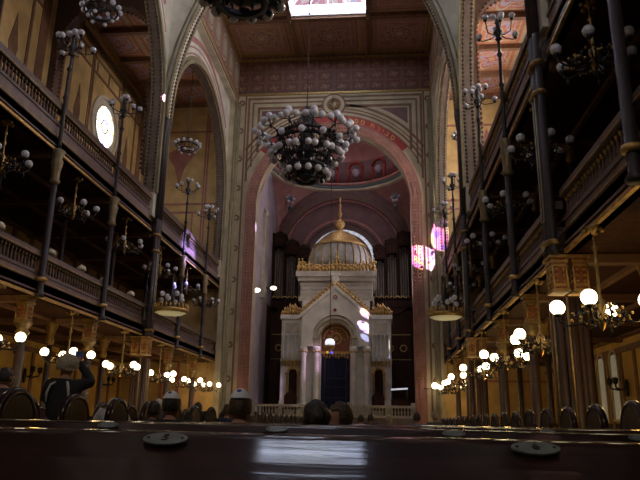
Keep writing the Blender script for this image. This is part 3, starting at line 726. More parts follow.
tg = MB().ring(mpX, CX, 5.8, .28, .36, 0, 2 * PI, 38.34, 38.42, 20); tg.ring(mpX, CX, 5.75, .66, .76, 0, PI, 38.34, 38.42, 24); tg.ring(mpX, CX, 5.8, .0, .12, 0, 2 * PI, 38.34, 38.42, 12)
for k in range(9): tg.sphere((CX + .5 * math.cos(k * PI / 8), 38.4, 5.75 + .52 * math.sin(k * PI / 8)), .07, 6, 5)
tg.box(CX - .85, CX + .85, 38.3, 38.45, 4.9, 5.04); A(tg, 'tympanum_ornament', M['gold'], ty, label='gilded tympanum ornament')
cu = MB()                                        # pleated dark blue curtain
V = []
for i in range(61):
    u = -.86 + 1.72 * i / 60; y = 38.45 + .05 * math.sin(i * 1.3)
    V += [(CX + u, y, 1.75), (CX + u, y, 4.95)]
cu.add(V, [(2 * i, 2 * i + 2, 2 * i + 3, 2 * i + 1) for i in range(60)], True)
cu = A(cu, 'door_curtain', M['navy'], label='dark blue curtain in the doorway')
br = MB()
for k in range(9): br.sphere((CX - .7 + .175 * k, 38.33, 4.78 + .05 * math.cos(k * 2)), .075, 6, 5, (1, .6, 1.6))
A(br, 'curtain_valance', M['gold'], cu, label='gilded valance over the curtain')
gr = MB()                                        # fine metal grille doors
for x in (-.62, .62): gr.tube([(CX + x, 38.25, 1.8), (CX + x, 38.25, 4.9)], .018, 6)
for z in (2.4, 3.0, 3.5): gr.tube([(CX - .62, 38.25, z), (CX + .62, 38.25, z)], .010, 6)
A(gr, 'door_grille', M['pipe'])
gm = MB().sphere((CX, 37.42, 7.35), .1, 10, 6); gm.ring(mpX, CX, 8.1, .06, .13, 0, 2 * PI, 37.44, 37.52, 14); A(gm, 'gable_medallion', M['orange'])
at = MB().box(CX - 2.15, CX + 2.15, 38.2, 42.0, 8.0, 9.35); at.box(CX - 2.25, CX + 2.25, 38.1, 42.1, 8.0, 8.25)
at.box(CX - 2.3, CX + 2.3, 38.0, 42.15, 9.2, 9.45); at.box(CX - 2.42, CX + 2.42, 37.88, 42.25, 9.45, 9.78); at = A(at, 'attic', M['marble2'])
fl = MB()
for k in range(26):
    x = CX - 2.0 + .16 * k
    if abs(x - CX) > .3: fl.ring(mpX, x, 8.8, .04, .09, 0, 2 * PI, 38.14, 38.2, 10)
fl.box(CX - 2.1, CX + 2.1, 38.16, 38.2, 9.0, 9.05); fl.box(CX - 2.1, CX + 2.1, 38.16, 38.2, 8.52, 8.57); A(fl, 'fretwork', M['marble'], at)
cr = MB()
for k in range(23):
    x = CX - 2.25 + 4.5 * k / 22; e = abs(k - 11) / 11.
    h_ = .34 + .38 * e ** 4 + (.62 if k == 11 else .2 if k in (10, 12) else 0) + .12 * (k % 2)
    cr.sphere((x + .1, 37.97, 9.78 + h_ * .75), .08, 6, 5); cr.sphere((x, 37.95, 9.78 + h_ * 1.05), .06, 6, 4)
    cr.sphere((x, 38.0, 9.78 + h_ * .4), .13, 8, 5, (.9, .5, 1.1)); cr.lathe([(.07, 9.78), (.06, 9.78 + h_ * .8), (0, 9.92 + h_)], (x, 38.0, 0), 6)
for s2 in (-1, 1):
    for k in range(12): cr.sphere((CX + s2 * 2.3, 38.2 + .18 * k, 9.9), .12, 6, 5)
A(cr, 'roof_cresting', M['gold'], label='gilded cresting around the dome')
A(MB().lathe([(2.0, 9.78), (2.0, 10.15), (1.95, 10.2), (1.92, 10.3)], (CX + .08, 40.05, 0), 40), 'drum', M['marble2'])
prof = [(1.9, 10.15), (1.97, 10.6), (1.93, 11.05), (1.76, 11.5), (1.45, 11.95), (1.05, 12.35), (.6, 12.68), (.22, 12.85), (.12, 12.95)]
dm = A(MB().lathe(prof, (CX + .08, 40.05, 0), 48), 'dome', M['dome'])
rb = MB()
for k in range(24):
    a = 2 * PI * k / 24
    rb.tube([(CX + .08 + r * 1.005 * math.cos(a), 40.05 + r * 1.005 * math.sin(a), z) for r, z in prof[:6]], [.05, .055, .05, .045, .04, .03], 6)
A(rb, 'dome_rib', M['oldgold'], dm)
cap = A(MB().lathe([(1.60, 11.74), (1.72, 11.72), (1.70, 11.82), (1.50, 11.98), (1.10, 12.39), (.63, 12.73), (.25, 12.89), (.14, 13.0)], (CX + .08, 40.05, 0), 40), 'dome_cap', M['gold'], dm, label='gilded cap of the dome')
A(MB().lathe([(.14, 12.9), (.1, 13.0), (.26, 13.1), (.36, 13.35), (.26, 13.55), (.1, 13.65), (.08, 13.9), (.16, 14.05), (.08, 14.2), (.06, 14.5), (.11, 14.62), (.05, 14.75), (.04, 15.0), (.1, 15.1), (0, 15.25)], (CX + .08, 40.05, 0), 16), 'finial', M['gold'], label='gilded finial')

# ------------------------------------------------------------------ organ cases behind the ark
for s2, nm in ((-1, 'left'), (1, 'right')):
    og = thing('organ_case', 'dark organ case with stepped towers, %s of the ark dome' % nm, 'organ', (CX + s2 * 3.42, 43.2, 8.4), group=None)
    bx = MB().box(-1.25, 1.25, -.55, .9, 0, .45); bx.prism(mpX, [(-s2 * 1.25, .0), (s2 * 1.0, .0), (s2 * .6, -.35), (-s2 * 1.25, -.75)], -.5, .9)
    bx.build('base', M['organ'], og)
    for k, (x, h_) in enumerate(((.83, 5.0), (0., 4.45), (-.83, 4.05))):
        t = MB().box(s2 * x - .40, s2 * x - .33, -.5, .8, .45, h_); t.box(s2 * x + .33, s2 * x + .40, -.5, .8, .45, h_); t.box(s2 * x - .4, s2 * x + .4, .2, .8, .45, h_)
        t.box(s2 * x - .46, s2 * x + .46, -.6, .85, h_, h_ + .16); t.box(s2 * x - .36, s2 * x + .36, -.52, -.4, h_ - .75, h_)
        t.lathe([(.34, h_ + .16), (.3, h_ + .3), (.12, h_ + .38), (0, h_ + .5)], (s2 * x, -.1, 0), 14)
        tw = t.build('tower', M['organ'], og)
        MB().ring(mpX, s2 * x, h_ - .4, .15, .22, 0, 2 * PI, -.58, -.52, 16).build('tower_ring', M['panelling'], tw)
        for j in range(4):
            px = s2 * x - .24 + .16 * j
            MB().lathe([(.02, .5), (.065, .85), (.065, h_ - .8 - .12 * abs(j - 1.5))], (px, -.32, 0), 10).build('pipe', M['pipe'], tw)
    ft = MB()
    for j in range(7): ft.ring(mpX, -1.05 + .35 * j, .62, .1, .16, 0, PI, -.6, -.5, 12)
    ft.build('pipe_screen', M['oldgold'], og)
# chancel spotlights
for x, y, z, nm, ty_ in ((-4.28, YE + 1.4, 8.3, 'on the left jamb of the chancel arch', -4.6), (-4.12, 41.0, 9.4, 'below the left organ case', -4.6)):
    sp = thing('spotlight', 'small lit spotlight ' + nm, 'spotlight', (x, y, z))
    MB().tube([(0, .3, 0), (0, 0, -.02), (.02, -.05, -.03)], [.07, .12, .12], 12).build('housing', M['iron'], sp)
    MB().sphere((.02, -.07, -.04), .14, 12, 6, (1.5, .4, .9)).build('lens', M['lit'], sp)
    MB().box(-.5 if x > -4.2 else -.25, 0, .05, .12, -.04, .04).build('bracket', M['iron'], sp)

# chancel railing
rl = thing('chancel_railing', 'low stone balustrade across the front of the chancel', 'railing', (CX, YE + .7, 1.3))
for s2 in (-1, 1):
    MB().box(min(s2 * .95, s2 * 4.4), max(s2 * .95, s2 * 4.4), -.1, .1, 0, .12).build('base_rail', M['marble2'], rl)
    MB().box(min(s2 * .95, s2 * 4.4), max(s2 * .95, s2 * 4.4), -.12, .12, .52, .64).build('top_rail', M['marble2'], rl)
    for x in (.95, 4.3): MB().box(s2 * x - .12, s2 * x + .12, -.15, .15, 0, .78).build('post', M['marble2'], rl)
bal0 = MB().lathe([(.06, .12), (.035, .18), (.06, .28), (.03, .42), (.06, .52)], (0, 0, 0), 8).build('baluster', M['marble2'], rl, (1.2, 0, 0))
for s2 in (-1, 1):
    for k in range(19):
        x = s2 * (1.2 + .165 * k)
        if x == 1.2: continue
        b = bal0.copy(); COL.objects.link(b); b.location = (x, 0, 0)

# eternal lamp hung before the ark
el = thing('eternal_lamp', 'hanging lamp with coloured glass in front of the ark door', 'lamp', (0.17, 33.5, 4.6))
MB().tube([(0, 0, .95), (0, 0, ZC - 4.6)], .018, 6).build('cable', M['iron'], el)
MB().lathe([(0, -.1), (.12, -.02), (.24, .1), (.28, .22), (.25, .26), (.0, .26)], (0, 0, 0), 16).build('bowl', M['gold'], el)
MB().lathe([(.24, .26), (.26, .4), (.18, .55), (0, .6)], (0, 0, 0), 14).build('glass', mat('lamp_glass', (.8, .8, .9), .2, emit=(.75, .78, 1), strength=1.6), el)
for k in range(3):
    a = 2 * PI * k / 3 + .4
    MB().tube([(.27 * math.cos(a), .27 * math.sin(a), .22), (.1 * math.cos(a), .1 * math.sin(a), .7), (0, 0, .97)], .014, 5).build('chain', M['gold'], el)
MB().lathe([(0, .78), (.12, .84), (.14, .92), (.05, 1.0), (0, 1.02)], (0, 0, 0), 12).build('canopy', M['red'], el, ).__setitem__('label', 'red glass canopy')
MB().sphere((.1, -.1, -.14), .075, 10, 6).build('drop', mat('blue_lamp_glass', (.1, .1, .9), .2, emit=(.15, .15, 1), strength=1.2), el).__setitem__('label', 'blue glass drop')
MB().sphere((-.12, -.1, -.12), .06, 10, 6).build('drop', mat('amber_lamp_glass', (.9, .5, .1), .2, emit=(1, .5, .1), strength=1.), el).__setitem__('label', 'amber glass drop')

# wall lamp on the right jamb, reading stand in the chancel
wl = thing('wall_lamp', 'lit globe lamp on the right jamb beside the chancel steps', 'lamp', (5.5, YE - .1, 2.9))
MB().tube([(0, .1, -.1), (0, -.2, -.15), (0, -.35, -.1)], .03, 8).build('arm', M['iron'], wl)
MB().tube([(0, .0, -.12), (-.55, -.2, -.12)], .02, 6).build('bar', M['iron'], wl)
MB().sphere((0, -.35, .02), .16, 14, 8).build('globe', M['lit'], wl)
MB().sphere((.35, -.25, -.1), .09, 12, 8).build('small_globe', M['lit'], wl); MB().tube([(0, -.3, -.12), (.35, -.25, -.18)], .02, 6).build('side_arm', M['iron'], wl)
rs = thing('reading_desk_lamp', 'reading desk with a bright strip lamp, right of the ark steps', 'reading desk', (3.75, YE + 1.5, 1.3))
MB().box(-.45, .45, -.25, .25, 0, 1.0).build('desk', M['panelling'], rs)
for x in (-.42, .42): MB().tube([(x, 0, 1.0), (x, 0, 1.5)], .02, 6).build('support', M['pipe'], rs)
MB().tube([(-.45, -.05, 1.5), (.45, -.05, 1.56)], .045, 8).build('strip_lamp', mat('strip_lamp', (.9, .9, .9), .4, emit=(.8, .82, .95), strength=.8), rs)
for s2, nm in ((-1, 'left'), (1, 'right')):
    ch = thing('chancel_chair', 'dark carved chair at the %s foot of the ark' % nm, 'chair', (CX + s2 * 2.45, 36.95, 1.3))
    MB().box(-.36, .36, -.3, .3, .4, .5).build('seat', M['panelling'], ch)
    bk = MB().box(-.36, .36, .24, .3, .5, 1.15); bk.prism(mpX, [(-.36, 1.15), (.36, 1.15), (0, 1.5)], .24, .3); bk.build('backrest', M['panelling'], ch)
    for x in (-.32, .32):
        for y in (-.26, .26): MB().box(x - .04, x + .04, y - .04, y + .04, 0, .4).build('leg', M['panelling'], ch)

# ------------------------------------------------------------------ columns
def iron_column(label, loc, sd):
    c = thing('iron_column', label, 'column', loc)
    MB().lathe([(.19, 0), (.19, .3), (.14, .4), (.12, .5), (.11, 3.2)], (sd * .32, 0, 0), 12).build('lower_shaft', M['lowshaft'], c)
    k = MB().cbox((sd * .34, 0, 3.66), (.27, .27, .6)); kp = k.build('bracket_capital', M['orange'], c)
    g = MB()
    for z, e in ((3.36, .34), (3.43, .30), (3.80, .30), (3.86, .36), (3.94, .33), (4.0, .40)): g.cbox((sd * .34, 0, z), (e, e, .05))
    for z in (3.5, 3.62, 3.74):
        for q in (-.07, .07): g.sphere((sd * .2, q, z), .035, 6, 4); g.sphere((sd * .34 + q, -.14, z), .035, 6, 4)
    g.lathe([(.12, 3.0), (.19, 3.1), (.13, 3.18), (.22, 3.32)], (sd * .32, 0, 0), 12)
    for a in (-1, 1):
        for b in (-1, 1): g.tube([(sd * .34 + a * .135, b * .135, 3.36), (sd * .34 + a * .135, b * .135, 3.94)], .025, 6)
    g.build('capital_band', M['oldgold'], kp)
    MB().lathe([(.10, 4.0), (.14, 4.06), (.085, 4.14), (.085, 7.15)], (0, 0, 0), 12).build('middle_shaft', M['shaft'], c)
    MB().lathe([(.13, 4.42), (.15, 4.47), (.13, 4.52)], (0, 0, 0), 12).build('shaft_ring', M['gold'], c)
    MB().lathe([(.10, 7.1), (.15, 7.18), (.11, 7.26), (.12, 7.5), (.17, 7.75), (.12, 7.85), (.2, 8.05), (.1, 8.12)], (0, 0, 0), 12).build('middle_capital', M['capital'], c)
    MB().lathe([(.08, 8.1), (.055, 8.3), (.05, 9.6), (.085, 9.68), (.05, 9.76), (.042, 10.5), (.085, 10.58), (.042, 10.66), (.035, 11.0)], (0, 0, 0), 10).build('upper_shaft', M['iron'], c)
    return c
def candelabrum(label, loc):
    c = thing('candelabrum', label, 'candelabrum', loc)
    MB().lathe([(.035, 0), (.1, .04), (.05, .12), (.14, .24), (.08, .34), (.05, .5), (.09, .56), (0, .6)], (0, 0, 0), 12).build('hub', M['iron'], c)
    for k in range(6):
        a = k * PI / 3 + .3; R, h_ = (.56, .30) if k % 2 else (.40, .58)
        ca, sa = math.cos(a), math.sin(a)
        am = MB().tube([(0, 0, .22), (.22 * R / .56 * ca, .22 * sa * R / .56, .14), (R * .85 * ca, R * .85 * sa, .17), (R * ca, R * sa, h_ - .07)], .016, 6)
        am.lathe([(.015, -.06), (.05, -.03), (.055, .0)], (R * ca, R * sa, h_ - .05), 8); arm = am.build('arm', M['iron'], c)
        MB().sphere((R * ca, R * sa, h_ + .04), .092, 12, 8).build('globe', M['globe'], arm)
    for k in range(3):
        a = k * 2 * PI / 3
        MB().sphere((.13 * math.cos(a), .13 * math.sin(a), .74), .092, 12, 8).build('globe', M['globe'], c)
    MB().tube([(0, 0, .55), (0, 0, .68)], .05, 6).build('top_socket', M['iron'], c)
    return c
col0 = {}; can0 = None
for sd, nm in ((-1, 'left'), (1, 'right')):
    ys = [y for y in COLY if y not in (12.0, 23.8) and y > (12 if sd < 0 else 5)]
    for i, y in enumerate(reversed(ys)):
        lab = 'slim iron gallery column on the %s, %s from the chancel wall' % (nm, ORD[i])
        grp = 'slim columns of the %s gallery front' % nm
        if sd not in col0: col0[sd] = iron_column(lab, (sd * NX, y, 0), sd); c = col0[sd]; c['group'] = grp
        else: c = dup(col0[sd], (sd * NX, y, 0), 0, lab, grp)
        if y < 15: continue
        lab = 'globe candelabrum on the %s gallery column %s from the chancel wall' % (nm, ORD[i])
        if can0 is None: can0 = candelabrum(lab, (sd * NX, y, 11.0)); can0['group'] = 'candelabra above the upper galleries'
        else: dup(can0, (sd * NX, y, 11.0), .4 * i, lab, 'candelabra above the upper galleries')
def pier(label, loc, sd):
    c = thing('clustered_pier', label, 'pier', loc)
    for dx, dy, r in ((-.1, -.2, .07), (-.1, .2, .07), (-.12, 0, .08), (.1, -.26, .08), (.1, .26, .08), (.32, -.2, .07), (.32, .2, .07), (.0, -.27, .05), (.22, -.26, .05)):
        MB().lathe([(r * 1.5, 0), (r * 1.5, .35), (r, .45), (r, 3.2)], (sd * dx, dy, 0), 12).build('lower_shaft', M['lowshaft'], c)
    MB().box(min(-sd * .06, sd * .3), max(-sd * .06, sd * .3), -.22, .22, 0, 3.2).build('lower_core', M['brown'], c)
    g = MB()
    for dx, dy in ((-.17, -.1), (-.17, .1), (.02, -.34)): g.tube([(sd * dx, dy, .3), (sd * dx, dy, 3.2)], .022, 6)
    g.build('gilded_rod', M['gold'], c)['label'] = 'thin gilded rods'
    for dx in (-.08, .28):
        k = MB().cbox((sd * (.06 + dx), 0, 3.7), (.24, .40, .62)).build('bracket_capital', M['orange'], c)
        g = MB()
        for z, e in ((3.36, .06), (3.46, .02), (3.82, .03), (3.89, .07), (3.98, .12)): g.cbox((sd * (.06 + dx), 0, z), (.24 + e, .40 + e, .05))
        for z in (3.53, 3.64, 3.75):
            for q in (-.12, 0, .12): g.sphere((sd * (-.06 + dx), q, z), .035, 6, 4)
            for q in (-.06, .06): g.sphere((sd * (.06 + dx) + q, -.2, z), .035, 6, 4)
        for a in (-1, 1):
            for b in (-1, 0, 1): g.tube([(sd * (.06 + dx) + a * .12, b * .2, 3.36), (sd * (.06 + dx) + a * .12, b * .2, 3.97)], .022, 6)
        g.build('capital_band', M['gold'], k)
    for dx, dy, r in ((-.09, -.19, .075), (-.09, .19, .075), (-.1, 0, .09)):
        MB().lathe([(r * 1.5, 4.0), (r * 1.3, 4.12), (r, 4.25), (r, 8.6)], (sd * dx, dy, 0), 12).build('upper_shaft', M['shaft'], c)
        for yy in (23.8, 12.0): trim(MB().lathe([(r, 8.605), (r, 12.2), (r * 1.3, 12.35), (r * 1.8, 12.7), (r * 1.9, 12.9)], (loc[0] + sd * dx, yy + dy, 0), 12), M['shaft'])
    g = MB()
    for dy in (-.085, .085): g.tube([(sd * -.195, dy, 4.7), (sd * -.195, dy, 7.4)], .012, 5)
    for z in (4.7, 7.4): g.tube([(sd * -.195, -.085, z), (sd * -.195, .085, z)], .012, 5)
    g.build('gilded_border', M['marble2'], c)
    for z in (4.25, 7.3, 7.95):
        MB().lathe([(.19, z - .05), (.23, z), (.19, z + .05)], (sd * -.09, 0, 0), 14, sx=.75, sy=1.5).build('shaft_ring', M['oldgold'], c)
    return c
for sd, nm in ((-1, 'left'), (1, 'right')):
    p0 = pier('clustered pier between the two great arches on the %s' % nm, (sd * NX, 23.8, 0), sd)
    dup(p0, (sd * NX, 12.0, 0), 0, 'clustered pier nearest the camera on the %s' % nm)
# inner columns in the galleries
def inner(label, loc):
    c = thing('gallery_column', label, 'column', loc)
    MB().lathe([(.13, 0), (.13, .2), (.085, .3), (.08, 2.55)], (0, 0, 0), 10).build('shaft', M['shaft'], c)
    MB().lathe([(.09, 2.5), (.14, 2.6), (.1, 2.7), (.2, 3.0), (.2, 3.12)], (0, 0, 0), 10).build('capital', M['oldgold'], c)
    return c
in0 = None
for sd, nm in ((-1, 'left'), (1, 'right')):
    for z, sc_, lev in ((0, G1 - .02, 'under the lower gallery'), (G1 + .72, G2 - G1 - .72, 'inside the lower gallery')):
        for i, y in enumerate(reversed([y for y in COLY if y > (14 if sd < 0 else 7)])):
            lab = 'inner column %s on the %s, %s from the chancel' % (lev, nm, ORD[i]); grp = 'inner columns %s on the %s' % (lev, nm)
            loc = (sd * 7.6, y, z)
            if in0 is None: in0 = inner(lab, loc); c = in0
            else: c = dup(in0, loc, 0, lab)
            c['group'] = grp; c.scale = (1, 1, sc_ / 3.12 - .001)

# ------------------------------------------------------------------ gallery balustrades, one per bay
def balustrade(label, loc, sd, L, z0, hb, hr):
    """local: origin at the front foot, runs +Y by L; z0 = 0"""
    c = thing('gallery_balustrade', label, 'balustrade', loc)
    B = lambda a, b, z1, z2, m, n: MB().mbox(mpY, 0, L, z1, z2, sd * a, sd * b).build(n, m, c)
    z1 = hb - .40
    B(.0, .16, 0, z1 - .04, M['fascia2'], 'fascia')
    B(-.07, .0, -.02, .05, M['gold'], 'gilded_edge')['label'] = 'gilded lower edge'
    B(-.05, .0, .12, .17, M['fascia'], 'moulding')
    B(-.025, .0, .38, .44, M['fascia'], 'cornice')
    B(-.04, -.025, .40, .43, M['oldgold'], 'cornice_bead')
    B(-.03, .16, z1 - .05, z1 + .03, M['fascia'], 'base_rail')
    B(-.06, .16, hb, hr, M['fascia'], 'top_rail')
    B(-.075, -.06, hb + .02, hb + .05, M['oldgold'], 'rail_bead')
    n = int(L / .165)
    h_ = hb - z1 - .03
    q0 = z1 + .03
    b0 = MB().lathe([(.045, q0), (.03, q0 + .03), (.042, q0 + .09), (.024, q0 + h_ * .55), (.03, q0 + h_ * .7)], (0, 0, 0), 6).build('baluster', M['umber'], c)
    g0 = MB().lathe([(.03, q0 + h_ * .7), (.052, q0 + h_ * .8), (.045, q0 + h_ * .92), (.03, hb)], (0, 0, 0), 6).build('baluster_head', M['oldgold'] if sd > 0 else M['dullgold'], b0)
    for k in range(n):
        loc2 = (sd * .03, .08 + (L - .16) * (k + .5) / n, 0)
        if k == 0: b0.location = loc2; continue
        b = b0.copy(); COL.objects.link(b); b.location = loc2
        g = g0.copy(); COL.objects.link(g); g.parent = b
    return c
for sd, nm in ((-1, 'left'), (1, 'right')):
    for g, lev, hb, hr in ((G1, 'lower', 1.02, 1.18), (G2, 'upper', 1.2, 1.42)):
        es = [e for e in EDGES if e > (11 if sd < 0 else 4)]
        for i in range(len(es) - 1):
            y0, y1 = es[i], es[i + 1]
            pa, pb = (.30 if y0 in (12.0, 23.8) else .0), (.30 if y1 in (12.0, 23.8) else .0)
            balustrade('dark balustrade of the %s %s gallery, %s bay from the chancel wall' % (lev, nm, ORD[len(es) - 2 - i]), (sd * (NX + .12), y0 + .002 + pa, g), sd, y1 - y0 - .004 - pa - pb, 0, hb, hr)['group'] = '%s %s gallery balustrade bays' % (lev, nm)
# small shaded lamps along the left lower rail
sl0 = None
for i, y in enumerate((13.9, 16.4, 18.3, 19.95, 22.3, 25.6)):
    lab = 'small cream shade lamp on the left lower gallery rail, %s from the camera' % ORD[i]
    loc = (-NX - .17, y, G1 + 1.18)
    if sl0 is None:
        sl0 = thing('rail_lamp', lab, 'lamp', loc, group='shade lamps on the left gallery rail')
        MB().lathe([(.06, 0), (.06, .02), (.012, .03), (.012, .14)], (0, 0, 0), 8).build('foot', M['iron'], sl0)
        MB().lathe([(.15, .08), (.13, .16), (.07, .22), (.02, .24)], (0, 0, 0), 14).build('shade', M['shade'], sl0)
    else: dup(sl0, loc, 0, lab)

# ------------------------------------------------------------------ chandeliers
def gallery_chandelier(label, loc, gm, lit):
    c = thing('gallery_chandelier', label, 'chandelier', loc)       # origin at the soffit
    br = M['iron']; D = .28 if lit else 0.
    rose = MB().lathe([(.10, 0), (.12, -.03), (.05, -.08), (.02, -.14)], (0, 0, 0), 12)
    for k in range(4):
        a = k * PI / 2 + .5; rose.sphere((.13 * math.cos(a), .13 * math.sin(a), -.07), .05, 8, 5)
    rose.build('ceiling_rose', M['oldgold'], c)
    MB().lathe([(.018, -.12), (.018, -.3), (.05, -.35), (.02, -.4), (.028, -.55), (.05, -.6), (.022, -.68)] + [(r, z - D) for r, z in [(.03, -.85), (.07, -.92), (.09, -1.0), (.04, -1.1), (.09, -1.16), (.05, -1.26), (.03, -1.32), (0, -1.36)]], (0, 0, 0), 10).build('stem', M['oldgold'], c)
    sc = MB()
    for k in range(10):
        a = k * PI / 5 + .2; ca, sa = math.cos(a), math.sin(a)
        sc.tube([(.06 * ca, .06 * sa, -1.18), (.22 * ca, .22 * sa, -1.28), (.34 * ca, .34 * sa, -1.18), (.30 * ca, .30 * sa, -1.04), (.22 * ca, .22 * sa, -1.06)], .016, 5)
        sc.sphere((.36 * ca, .36 * sa, -1.12), .028, 6, 4); sc.sphere((.2 * ca, .2 * sa, -.96), .026, 6, 4)
    gd = MB()
    for k in range(14):
        a = k * PI / 7; gd.sphere((.3 * math.cos(a), .3 * math.sin(a), -1.0 - D - .1 * (k % 3)), .032, 6, 4); gd.sphere((.42 * math.cos(a + .2), .42 * math.sin(a + .2), -1.1 - D - .08 * (k % 2)), .028, 6, 4)
    gd = gd.build('gilded_leaf', M['gold'] if lit else M['oldgold'], c); gd['kind'] = 'stuff'
    sc.v = [(x, y, z - D) for x, y, z in sc.v]
    sc.build('scrollwork', br, c)
    for k in range(4 if lit else 6):
        a = (k * PI / 2 + .5) if lit else (k * PI / 3 + .25); ca, sa = math.cos(a), math.sin(a); R = .64
        am = MB().tube([(.05 * ca, .05 * sa, -1.1), (.25 * ca, .25 * sa, -1.22), (.5 * ca, .5 * sa, -1.24), (.62 * ca, .62 * sa, -1.16), (R * ca, R * sa, -1.06)], .017, 6)
        am.lathe([(.015, -1.1), (.055, -1.07), (.06, -1.03)], (R * ca, R * sa, 0), 8)
        am.lathe([(0, -1.34), (.03, -1.28), (.012, -1.22)], (.55 * ca, .55 * sa, 0), 6)
        am.v = [(x, y, z - D) for x, y, z in am.v]
        arm = am.build('arm', br, c)
        MB().sphere((R * ca, R * sa, -.945 - D), .118 if lit else .1, 14, 8).build('globe', gm, arm)
    return c
MIDS = [(EDGES[i] + EDGES[i + 1]) / 2 for i in range(len(EDGES) - 1)]
lit0 = dim0 = None
for sd, nm in ((-1, 'left'), (1, 'right')):
    ys = [y for y in MIDS if y > (13 if sd < 0 else 9)]
    for i, y in enumerate(reversed(ys)):
        lab = 'lit globe chandelier under the %s gallery, %s bay from the chancel wall' % (nm, ORD[i]); loc = (-NX - .12 if sd < 0 else NX + .05, y + (.25 if sd < 0 else 0), G1 - .02)
        if lit0 is None: lit0 = gallery_chandelier(lab, loc, M['lit'], True); lit0['group'] = 'lit chandeliers under the lower galleries'
        else: dup(lit0, loc, .35 * i * sd, lab)
        lab = 'unlit globe chandelier inside the %s lower gallery, %s bay from the chancel wall' % (nm, ORD[i]); loc = (sd * (NX + .36), y, G2 - .02)
        if dim0 is None: dim0 = gallery_chandelier(lab, loc, M['globe'], False); dim0['group'] = 'unlit chandeliers inside the lower galleries'
        else: dup(dim0, loc, .5 * i * sd, lab)
# ring chandeliers high in the aisles
def ring_chandelier(label, loc):
    c = thing('ring_chandelier', label, 'chandelier', loc)
    MB().tube([(0, 0, .5), (0, 0, ZA - loc[2])], .02, 6).build('chain', M['iron'], c)
    r = MB()
    for R, z in ((.55, 0), (.35, -.18)): r.tube([(R * math.cos(2 * PI * k / 28), R * math.sin(2 * PI * k / 28), z) for k in range(29)], .03, 6)
    for k in range(8):
        a = k * PI / 4; r.tube([(.55 * math.cos(a), .55 * math.sin(a), 0), (.3 * math.cos(a), .3 * math.sin(a), .12), (.03 * math.cos(a), .03 * math.sin(a), .5)], .013, 5)
        r.tube([(.55 * math.cos(a), .55 * math.sin(a), 0), (.35 * math.cos(a), .35 * math.sin(a), -.18)], .013, 5)
    r.build('ring_frame', M['iron'], c)
    for k in range(12):
        a = 2 * PI * k / 12
        MB().sphere((.62 * math.cos(a), .62 * math.sin(a), .09), .1, 12, 8).build('globe', M['globe'], c)
    for k in range(6):
        a = 2 * PI * (k + .5) / 6
        MB().sphere((.4 * math.cos(a), .4 * math.sin(a), -.28), .07, 10, 6).build('pendant_globe', M['globe'], c)
    return c
rc0 = None
for sd, y, z, lab in ((-1, 29.25, 14.2, 'ring chandelier of white globes high in the left arch nearest the chancel'), (-1, 18.6, 14.5, 'ring chandelier of white globes cut by the top edge at left'),
                      (1, 29.25, 14.35, 'ring chandelier of white globes high in the right arch nearest the chancel'), (1, 18.2, 14.6, 'ring chandelier of white globes cut by the top edge at right')):
    if rc0 is None: rc0 = ring_chandelier(lab, (sd * 6.75, y, z)); rc0['group'] = 'ring chandeliers in the arches'
    else: dup(rc0, (sd * (6.7 if sd < 0 else 6.95), y, z), 0, lab)
